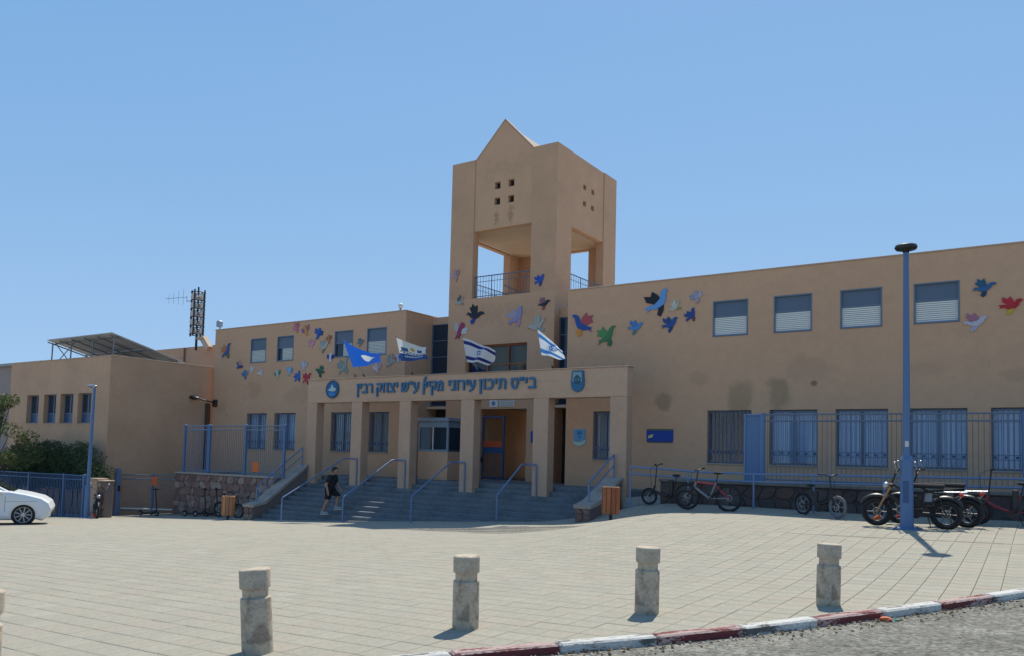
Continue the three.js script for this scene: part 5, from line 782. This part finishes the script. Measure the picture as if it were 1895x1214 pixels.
function kickScooter(label, x, z, turn, m, lean = 0.0) {
  const t = thing('kick_scooter', label, 'scooter', on(x, z), turn, 'kick scooters at the terrace wall'); t.rotation.order = 'YXZ'; t.rotation.x = lean;
  for (const px of [-0.45, 0.47]) { const w = part('wheel', new THREE.CylinderGeometry(0.06, 0.06, 0.05, 16).rotateX(PI / 2), M.greyMetal, t); w.position.set(px, 0.11, 0); part('tyre', new THREE.TorusGeometry(0.085, 0.027, 8, 24), M.rubber, w); }
  part('deck', cbx(-0.4, 0.26, 0.1, 0.16, -0.085, 0.085, 0.015), m, t); part('neck', rod(V(0.25, 0.13, 0), V(0.42, 0.27, 0), 0.03), m, t); part('stem', rod(V(0.47, 0.11, 0), V(0.33, 1.16, 0), 0.028, 0.024), m, t); part('handlebar', rod(V(0.33, 1.14, -0.26), V(0.33, 1.14, 0.26), 0.016), M.blackMetal, t); part('mudguard', new THREE.TorusGeometry(0.13, 0.028, 4, 10, PI * 0.5).rotateZ(PI * 0.35).translate(-0.45, 0.11, 0), M.blackMetal, t); part('display', cbx(0.31, 0.39, 1.15, 1.19, -0.05, 0.05, 0.01), M.blackMetal, t);
  return t;
}
kickScooter('dark kick scooter standing at the corner of terrace wall', -32.0, 4.3, 0.2, M.blackMetal);
kickScooter('black kick scooter leaning on terrace wall, left of a close pair', -29.55, 3.75, 0.5, M.blackMetal, -0.06);
kickScooter('black kick scooter leaning on terrace wall, right of a close pair', -28.85, 3.7, 0.6, M.rubber, -0.06);
bicycle('dark bicycle with blue seat cover in shade left of the bin', -27.1, 3.95, 0.1, { r: 0.3, tw: 0.05, base: 1.05, rim: M.blackMetal, frame: M.blackMetal, bar: 1.0, seat: 0.9, seatTube: 0.66, guard: M.blackMetal, battery: mat(0.02, 0.05, 0.12, 0.6) });
fatBike('small dark electric moped leaning by the left lamp post', -31.75, 6.75, -0.45, { rim: M.blackMetal, spoke: M.greyMetal, frame: M.blackMetal, fork: M.blackMetal, seat: M.rubber, seat2: M.rubber, tank: M.blackMetal, panel: M.white, accent: M.red });

// ---------------------------------------------------------------- white car at the left
{
  const t = thing('parked_car', 'white saloon car cut off by the left picture edge, nose visible', 'car', on(-27.3, 13.02), 1.047, null);
  const paintM = mat(0.70, 0.71, 0.70, 0.28), gl = mat(0.02, 0.03, 0.035, 0.05), wr = 0.33, ar = 0.4;
  const arch = cx => { const o = []; for (let i = 0; i <= 10; i++) { const a = PI - PI * i / 10; o.push([cx - Math.cos(PI - a) * -1 * ar * (i >= 0 ? 1 : 1) * 1, 0.3 + Math.sin(a) * ar]); } return o; };
  const arcPts = (cx) => Array.from({ length: 11 }, (_, i) => [cx + ar * Math.cos(PI - PI * i / 10), 0.3 + ar * Math.sin(PI * i / 10)]);
  const low = [[-2.1, 0.3], ...arcPts(-1.35), ...arcPts(1.35), [1.82, 0.28], [1.94, 0.36], [1.97, 0.5], [1.92, 0.62], [1.76, 0.73], [1.4, 0.83], [0.95, 0.92], [0.2, 0.95], [-1.2, 0.97], [-1.9, 0.98], [-2.15, 0.9], [-2.2, 0.6]];
  const g = ext(low, 1.46, [], 0.13); part('body', mv(g, 0, 0.0, -0.73), paintM, t);
  const cab = ext([[1.02, 0.94], [0.22, 1.34], [-0.2, 1.42], [-0.95, 1.41], [-1.75, 1.0]], 1.26, [], 0.06); part('cabin', mv(cab, 0, 0.03, -0.63), paintM, t);
  for (const s of [1, -1]) { part('side_window', mv(ext([[0.8, 1.02], [0.22, 1.33], [-0.25, 1.38], [-0.9, 1.37], [-1.45, 1.04]], 0.012), 0, 0.01, s > 0 ? 0.691 : -0.703), gl, t); part('mirror', mv(new THREE.SphereGeometry(0.11, 14, 10).scale(0.8, 0.65, 1.1), 0.72, 1.02, s * 0.95), paintM, t); part('headlight', mv(new THREE.SphereGeometry(0.2, 14, 10).scale(1.3, 0.32, 0.5), 1.76, 0.66, s * 0.72), mat(0.3, 0.33, 0.36, 0.1), t); part('door_handle', cbx(-0.35, -0.15, 0.84, 0.87, s > 0 ? 0.858 : -0.885, s > 0 ? 0.885 : -0.858, 0.008), paintM, t); }
  part('windscreen', (() => { const q = bx(-0.46, 0.46, -0.006, 0.006, -0.6, 0.6); q.rotateZ(-0.464); return mv(q, 0.65, 1.24, 0); })(), gl, t); part('panel_gap', [bx(0.86, 0.868, 0.42, 0.9, 0.855, 0.8625), bx(-0.3, -0.292, 0.42, 0.94, 0.855, 0.8625), bx(0.868, 1.7, 0.735, 0.741, 0.84, 0.8622)], M.dark, t); part('bumper_grille', cbx(1.9, 2.11, 0.3, 0.42, -0.55, 0.55, 0.02), M.blackMetal, t);
  for (const x of [-1.35, 1.35]) for (const s of [1, -1]) { const w = part('wheel', new THREE.TorusGeometry(wr - 0.055, 0.06, 10, 32).scale(1, 1, 1.7), M.rubber, t); w.position.set(x, wr, s * 0.76); part('rim', [new THREE.CylinderGeometry(0.05, 0.05, 0.06, 12).rotateX(PI / 2).translate(0, 0, s * 0.05), ...Array.from({ length: 9 }, (_, i) => { const a = i / 9 * 2 * PI; return rod(V(0, 0, s * 0.06), V(Math.cos(a) * 0.23, Math.sin(a) * 0.23, s * 0.06), 0.018, 0.022, 5); }), new THREE.TorusGeometry(0.235, 0.014, 6, 28).translate(0, 0, s * 0.06)], M.silver, w); part('brake', new THREE.CylinderGeometry(0.22, 0.22, 0.02, 20).rotateX(PI / 2), M.blackMetal, w); }
}
// ---------------------------------------------------------------- fence, hedge and tree at the left
barFence('bar_fence', 'long blue bar fence in front of annex and hedge', [-56, 6.5], [-33.2, 6.5], [-2.45, -1.4], [0.2, 0.37], [0, 0.2, 0.4, 0.6, 0.8, 0.93, 1], { gap: 0.13, r: 0.016, m: M.blue, rails: [0.12, -0.18, 0] });
{
  const a = thing('gate_pier', 'tan rendered pier at the end of the long left fence', 'pier'); part('pier', cbx(-33.08, -32.5, -1.7, 0.22, 5.95, 6.35, 0.02), M.wallB, a); part('cap', cbx(-33.13, -32.45, 0.221, 0.28, 5.9, 6.4, 0.015), M.coping, a);
  const b = thing('gate_pier', 'reddish stone pier beside the tan pier near annex corner', 'pier'); part('pier', cbx(-32.4, -31.92, -1.7, 0.16, 5.97, 6.33, 0.02), M.mortar, b); part('cap', cbx(-32.44, -31.88, 0.161, 0.22, 5.93, 6.37, 0.015), M.coping, b); rubble(b, 0.46, 1.6, g => mv(g, -32.39, -1.45, 6.328), 0.3);
}
function foliage(clumps, per, size, flat = 0.6) {
  const P = [], q = new THREE.Quaternion(), e = new THREE.Euler(), c = V();
  for (const [x, y, z, r] of clumps) for (let i = 0; i < per; i++) {
    const u = rr(-1, 1), ph = rr(0, 2 * PI), d = r * Math.cbrt(rr(0.15, 1)), s = Math.sqrt(1 - u * u); c.set(x + d * s * Math.cos(ph), y + d * u * 0.85, z + d * s * Math.sin(ph));
    e.set(rr(-1.2, 1.2), rr(0, 6.28), rr(-1.2, 1.2)); q.setFromEuler(e); const L = size * rr(0.6, 1.3), w = L * 0.42;
    const pts = [[-L / 2, 0, 0], [-L * 0.05, 0.015, w / 2], [L / 2, -0.01, 0], [-L * 0.05, 0.015, -w / 2]].map(p => V(...p).applyQuaternion(q).add(c));
    for (const k of [0, 1, 2, 0, 2, 3]) P.push(pts[k].x, pts[k].y, pts[k].z);
  }
  const g = new THREE.BufferGeometry(); g.setAttribute('position', new THREE.Float32BufferAttribute(P, 3)); g.computeVertexNormals(); return g;
}
{
  const t = thing('hedge', 'dense dark green hedge between left fence and annex', 'hedge'), cl = [];
  for (let i = 0; i < 46; i++) { const x = lerp(-41.5, -33.3, i / 45), top = 1.75 - Math.pow(Math.max((x + 35.5) / 2.4, 0), 2) * 0.85 + 0.16 * Math.sin(x * 2.3) - Math.max(-(x + 38.5), 0) * 0.12; for (let k = 0; k < 4; k++) cl.push([x + rr(-0.2, 0.2), lerp(0.0, top - 0.4, k / 3) + rr(-0.08, 0.08), 5.75 + rr(-0.25, 0.3), rr(0.34, 0.48)]); }
  part('foliage', foliage(cl, 130, 0.1), mat(0.045, 0.085, 0.032, 0.75, { side: THREE.DoubleSide }), t);
  const b = []; for (let i = 0; i < 22; i++) { const x = lerp(-41, -33.5, i / 21); b.push(rod(V(x, -1.9, 5.75), V(x + rr(-0.25, 0.25), 0.7, 5.75 + rr(-0.2, 0.2)), 0.03, 0.015, 5)); } part('stem', b, mat(0.09, 0.06, 0.04, 0.9), t);
}
{
  const t = thing('street_tree', 'young tree with sunlit yellow green leaves at left picture edge', 'tree'), bx0 = -36.9, bz = 8.2, by = ground(bx0, bz), bark = mat(0.13, 0.1, 0.07, 0.95, { bumpMap: T.grain2, bumpScale: 0.02 });
  part('trunk', pipe([V(bx0, by - 0.1, bz), V(bx0 + 0.05, by + 1.2, bz), V(bx0 - 0.05, by + 2.4, bz + 0.05), V(bx0 + 0.02, by + 4.2, bz)], 0.075, 8), bark, t);
  const cl = [], tips = []; for (let i = 0; i < 26; i++) { const a = i * 2.4, h = rr(0, 1), r = (0.5 + 1.15 * Math.sin(Math.min(h * 1.1 + 0.18, 1) * PI)) * rr(0.55, 1), p = V(bx0 + Math.cos(a) * r, by + 2.3 + h * 2.7, bz + Math.sin(a) * r); tips.push(p); cl.push([p.x, p.y, p.z, rr(0.3, 0.5)]); }
  part('limb', tips.map(p => rod(V(bx0, Math.min(by + 1.7 + (p.y - by - 2.3) * 0.6, by + 4), bz), p, 0.025, 0.008, 5)), bark, t);
  part('crown', foliage(cl, 150, 0.15), mat(0.115, 0.145, 0.03, 0.7, { phys: 1, side: THREE.DoubleSide, transmission: 0.3, thickness: 0 }), t);
}
// ---------------------------------------------------------------- person climbing the stairs
{
  const H = 1.7, J = { // joints in metres: x to the person's front, y up, z to the right hand; [x,y,z,r]
    head: [0.17, 1.56, 0, 0.098], skull: [0.14, 1.6, 0, 0.1], neck: [0.1, 1.43, 0, 0.052], chest: [0.04, 1.27, 0, 0.13], waist: [0, 1.06, 0, 0.115], pelvis: [-0.02, 0.94, 0, 0.13],
    shL: [0.05, 1.35, -0.185, 0.062], shR: [0.05, 1.35, 0.185, 0.062], elL: [0.12, 1.08, -0.24, 0.045], elR: [-0.06, 1.08, 0.25, 0.045], wrL: [0.28, 0.92, -0.2, 0.032], wrR: [0.02, 0.84, 0.26, 0.032],
    hipL: [-0.02, 0.9, -0.09, 0.1], hipR: [-0.02, 0.9, 0.09, 0.1], knL: [0.24, 0.66, -0.1, 0.065], knR: [-0.06, 0.5, 0.1, 0.062], anL: [0.2, 0.3, -0.1, 0.045], anR: [-0.24, 0.12, 0.1, 0.045], toL: [0.37, 0.23, -0.11, 0.04], toR: [-0.06, 0.04, 0.11, 0.04], heL: [0.16, 0.23, -0.1, 0.044], heR: [-0.26, 0.06, 0.1, 0.044],
  };
  const sdf = (bones, blend) => (x, y, z) => { let d = 9; for (const [a, b, k = 1] of bones) { const A = J[a], B = J[b], bx_ = B[0] - A[0], by = B[1] - A[1], bz = B[2] - A[2], px = x - A[0], py = y - A[1], pz = z - A[2], t = Math.min(Math.max((px * bx_ + py * by + pz * bz) / (bx_ * bx_ + by * by + bz * bz + 1e-9), 0), 1), l = Math.hypot(px - bx_ * t, py - by * t, pz - bz * t) - lerp(A[3], B[3], t) * k, h = Math.max(blend - Math.abs(d - l), 0) / blend; d = Math.min(d, l) - h * h * blend / 4; } return d; };
  function meshField(f, cx, cy, cz, half, n) { // marching cubes over a cube, result in metres
    const mc = new MarchingCubes(n, new THREE.MeshBasicMaterial(), false, false, 400000); mc.isolation = 0; const s = 2 / n;
    for (let k = 0; k < n; k++) for (let j = 0; j < n; j++) for (let i = 0; i < n; i++) mc.field[i + j * n + k * n * n] = -f(cx + (i - n / 2) / (n / 2) * half, cy + (j - n / 2) / (n / 2) * half, cz + (k - n / 2) / (n / 2) * half);
    mc.update(); const g = new THREE.BufferGeometry(), N = mc.count; const P = new Float32Array(N * 3), Q = new Float32Array(N * 3);
    for (let i = 0; i < N; i++) { P[i * 3] = mc.positionArray[i * 3] * half + cx; P[i * 3 + 1] = mc.positionArray[i * 3 + 1] * half + cy; P[i * 3 + 2] = mc.positionArray[i * 3 + 2] * half + cz; for (let k = 0; k < 3; k++) Q[i * 3 + k] = mc.normalArray[i * 3 + k]; }
    g.setAttribute('position', new THREE.BufferAttribute(P, 3)); g.setAttribute('normal', new THREE.BufferAttribute(Q, 3)); return g;
  }
  const limbs = [['neck', 'chest'], ['chest', 'waist'], ['waist', 'pelvis'], ['shL', 'shR'], ['shL', 'elL'], ['elL', 'wrL'], ['shR', 'elR'], ['elR', 'wrR'], ['hipL', 'hipR'], ['hipL', 'knL'], ['knL', 'anL'], ['hipR', 'knR'], ['knR', 'anR']];
  const body = meshField(sdf(limbs, 0.05), 0, 0.82, 0, 0.95, 112);
  const headF = (x, y, z) => { const A = sdf([['head', 'skull'], ['skull', 'neck', 0.6]], 0.03)(x, y, z); const nose = Math.hypot((x - 0.275) / 0.9, (y - 1.555) / 1.3, z) - 0.018, chin = Math.hypot(x - 0.235, y - 1.475, z) - 0.034, jaw = Math.hypot(x - 0.19, y - 1.49, z * 1.1) - 0.06, earL = Math.hypot((x - 0.14) * 1.2, (y - 1.56) * 0.8, (Math.abs(z) - 0.1) * 2) - 0.024; return Math.min(Math.min(A, Math.min(nose, jaw)), Math.min(chin, earL)); };
  const head = meshField(headF, 0.16, 1.55, 0, 0.2, 80);
  // hands: palm and five fingers
  const hand = (w, dir, s) => { const g = [], a = V(...w), d = V(...dir).normalize(), side = V(0, 0, 1).cross(d).normalize(), up = d.clone().cross(side); const palm = new THREE.SphereGeometry(0.5, 12, 8); palm.scale(0.085, 0.1, 0.035); palm.applyQuaternion(new THREE.Quaternion().setFromUnitVectors(V(0, 1, 0), d)); g.push(mv(palm, a.x + d.x * 0.05, a.y + d.y * 0.05, a.z + d.z * 0.05)); for (let i = 0; i < 4; i++) { const o = a.clone().addScaledVector(d, 0.09).addScaledVector(side, (i - 1.5) * 0.019), m = o.clone().addScaledVector(d, [0.034, 0.042, 0.04, 0.03][i]), e = m.clone().addScaledVector(d, 0.024).addScaledVector(up, -0.02 * s); g.push(rod(o, m, 0.009, 0.008, 6), rod(m, e, 0.008, 0.007, 6)); } const th = a.clone().addScaledVector(d, 0.03).addScaledVector(side, -0.036); g.push(rod(th, th.clone().addScaledVector(d, 0.04).addScaledVector(side, -0.022), 0.01, 0.009, 6)); return g; };
  const t = thing('person', 'person in dark t-shirt and black shorts climbing the stairs', 'person', [-21.35, LY - RISE * 8 + 0.0, 4.0], 0.35);
  part('body', [body, head, ...hand(J.wrL.slice(0, 3), [0.5, -0.8, 0.1], 1), ...hand(J.wrR.slice(0, 3), [0.2, -1, 0.05], 1)], M.skin, t);
  const grow = (bones, k, add, clip) => { const f = sdf(bones, 0.06); return (x, y, z) => Math.max(f(x, y, z) - add, clip(x, y, z)); };
  const shirt = grow([['neck', 'chest', 1.05], ['chest', 'waist', 1.12], ['waist', 'pelvis', 1.1], ['shL', 'shR', 1.1], ['shL', 'elL', 1.2], ['shR', 'elR', 1.2]], 1, 0.018, (x, y, z) => Math.max(y - 1.42 - Math.abs(z) * 0.05, 0.9 - y, Math.abs(z) > 0.17 ? 1.16 - y : -1));
  part('shirt', meshField(shirt, 0.02, 1.15, 0, 0.42, 72), mat(0.012, 0.014, 0.018, 0.9), t);
  const shorts = grow([['waist', 'pelvis', 1.05], ['hipL', 'hipR', 1.1], ['hipL', 'knL', 1.22], ['hipR', 'knR', 1.22]], 1, 0.022, (x, y, z) => Math.max(y - 1.0, 0.55 + (z < 0 ? 0.12 : 0) - y));
  part('shorts', meshField(shorts, 0.05, 0.8, 0, 0.42, 72), mat(0.008, 0.008, 0.01, 0.9), t);
  const hair = (x, y, z) => Math.max(Math.hypot(x - 0.135, y - 1.605, z) - 0.118, x * 0.9 - (y - 1.6) * 0.75 - 0.165, 1.5 - y);
  part('hair', meshField(hair, 0.13, 1.6, 0, 0.17, 56), mat(0.01, 0.008, 0.007, 0.6), t);
  for (const s of ['L', 'R']) { const f = sdf([['he' + s, 'to' + s, 1.05], ['he' + s, 'an' + s, 0.9]], 0.03), a = J['he' + s]; const shoe = part('shoe', meshField((x, y, z) => Math.max(f(x, y, z) - 0.008, y - (a[1] + 0.09), a[1] - 0.04 - y), a[0] + 0.09, a[1], a[2], 0.2, 48), mat(0.26, 0.28, 0.3, 0.7), t); part('sole', cbx(a[0] - 0.05, a[0] + 0.25, a[1] - 0.062, a[1] - 0.038, a[2] - 0.05, a[2] + 0.05, 0.01), M.offwhite, shoe); }
}

{ // a crushed wrapper in the gutter
  const t = thing('litter', 'crushed orange and green wrapper in the gutter by the kerb', 'litter', [-1.42, ground(-1.42, 14.95) - 0.07, 14.95], 0.4);
  const g = new THREE.IcosahedronGeometry(0.05, 1), p = g.attributes.position; for (let i = 0; i < p.count; i++) { const k = 0.7 + 0.5 * Math.abs(Math.sin(p.getX(i) * 91 + p.getZ(i) * 57 + p.getY(i) * 33)); p.setXYZ(i, p.getX(i) * k * 1.4, p.getY(i) * k * 0.5 + 0.015, p.getZ(i) * k); } g.computeVertexNormals();
  part('wrapper', g, M.orange, t); part('label', mv(cbx(-0.04, 0.04, 0, 0.02, -0.02, 0.02, 0.006), 0.08, 0.008, 0.02), mat(0.05, 0.3, 0.2, 0.5), t);
}
renderer.render(scene, camera);
